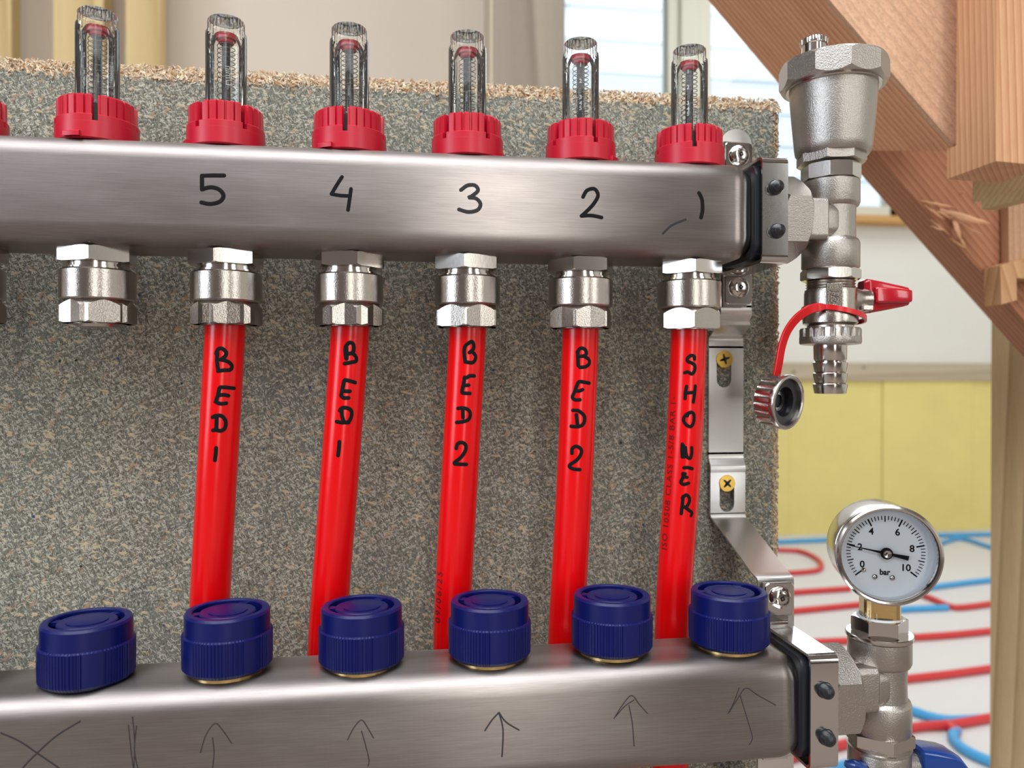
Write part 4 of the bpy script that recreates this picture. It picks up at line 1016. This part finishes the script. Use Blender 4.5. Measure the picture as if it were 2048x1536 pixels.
b = MB(); an = math.radians(169); c_, s_ = math.cos(an), math.sin(an)
def nd(r, h, z): return gm @ Vector((r*c_-h*s_, r*s_+h*c_, z))
rws = []
for r_, h_ in ((-8.6, .95), (-2.0, .55), (0, .6), (2, .55), (6, .3), (14.8, .12)):
    rws.append([nd(r_, h_, 10.2), nd(r_, -h_, 10.2), nd(r_, -h_, 10.45), nd(r_, h_, 10.45)])
b.grid(rws, True); b.lathe([(2.4, 10.0), (2.4, 10.7), (2.2, 10.9), (0.01, 10.9)], 32, gm, caps=(False, False)); b.build('needle', INK, t)
b = MB(); b.lathe([(1.7, 10.8), (1.7, 11.4), (1.4, 11.7), (.8, 11.6), (0.01, 11.3)], 32, gm, caps=(False, False)); b.build('needle_hub', MACH, t)
for x, y, r_ in ((-4.2, -10.2, 1.15), (2.6, -10.3, 1.15), (-8.6, -7.6, 1.0)):
    m = gm @ T(x, y, 8.7); MB().lathe([(r_, 0), (r_*.9, .5), (r_*.5, .9), (0.01, 1.0)], 20, m, caps=(False, False)).build('dial_rivet', MACH, t)
MB().lathe([(0.01, 12.9), (18.6, 12.9), (18.6, 13.5), (0.01, 13.5)], 72, gm, caps=(False, False)).build('lens', LENS, t)
m = T(74.3, -DY, 0)
b = MB(); b.nut(4, 10.3, -173.8, -163.5, m, ch0=.4, ch1=.4, rot=.42, fil=.12); b.build('brass_stem', BRASS, t, smooth=False)
b = MB(); b.lathe([(9.3, -174.6), (9.0, -173.6), (7, -173.4)], 40, m, caps=(True, True))
for k in range(14):
    a = 3.6+random.uniform(-.5, .5); b.tube([(74.3+9*math.cos(a), -DY+9*math.sin(a), -173.8), (74.3+(11+random.random()*2)*math.cos(a+.1), -DY+10.5*math.sin(a), -172.5+random.random()*2)], .1, 4)
b.build('sealing_tape', TAPE, t)
b = MB(); b.lathe([(8.2, -174.2), (8.2, -173.2)], 32, m); b.build('rubber_washer', BLACK, t)

# ================================================================== lower valve with blue lever
t = thing('fill_valve', 'nickel valve with blue lever below the lower tee, cut by the photo edge', 'valve', (74.2, -DY, -240)); m = T(74.2, -DY, 0)
b = MB(); b.lathe([(11.0, -256), (12.0, -252), (12.6, -246), (12.6, -231.5), (12.3, -230.4), (12.9, -230.0), (12.9, -229.2), (12.2, -228.9), (12.2, -227.2)], 64, m)
b.tube([(80, -DY, -238.5), (88, -DY, -238.5), (93, -DY, -238.5)], [8.5, 6.4, 6.2], 24)
b.build('valve_body', CAST, t, ang=40)
aa = math.radians(-97); pm = Matrix.Translation(Vector((74.2+12.4*math.cos(aa), -DY+12.4*math.sin(aa), -240.4))) @ frame((0, 0, 0), (math.cos(aa), math.sin(aa), 0), (0, 0, -1))
b = MB(); b.grid([[(p*s_, r_*s_, z) for p, r_ in rrect(5.6, 3.6, .8)] for z, s_ in ((-1, 1), (.35, 1), (.6, .95))], True, pm)
textmesh('1/2', 4.6, lambda x, y, z: pm @ Vector((x, y, .62+z*11)), b, bold=.1, space=1.15)
pl_ = b.build('size_plate', CAST, t)
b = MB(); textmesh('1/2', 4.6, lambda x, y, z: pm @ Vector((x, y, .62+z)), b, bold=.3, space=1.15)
b.build('figure_outline', CREVSHADE, pl_)  # crevice shade painted in as a dark outline
b = MB(); rws = []
for x, hy_, z0_, z1_ in ((89.5, 4.5, -243, -230.6), (90.6, 6.2, -246, -229.6), (96, 6.8, -246, -230.4), (104, 7.2, -245, -232.2), (107, 7.2, -246, -233.4), (112, 7, -250, -239.5), (117, 6.4, -253, -243.5), (118, 5.6, -253, -244)):
    zc3 = (z0_+z1_)/2; rws.append([(x, -DY-1+p, zc3+q_) for p, q_ in rrect(hy_, (z1_-z0_)/2, 2.2, 4)])
b.grid(rws, True); b.build('lever', BLUEL, t)['label'] = 'glossy blue lever'
b = MB(); b.tube([(62.5, -DY-6, -236), (57, -DY-7, -233.5), (54.8, -DY-6, -232.8)], [3.2, 2.6, 1.2], 12); b.build('blue_strap', BLUEL, t)

for o in list(bpy.data.objects):
    if '_o' in o.keys(): del o['_o']
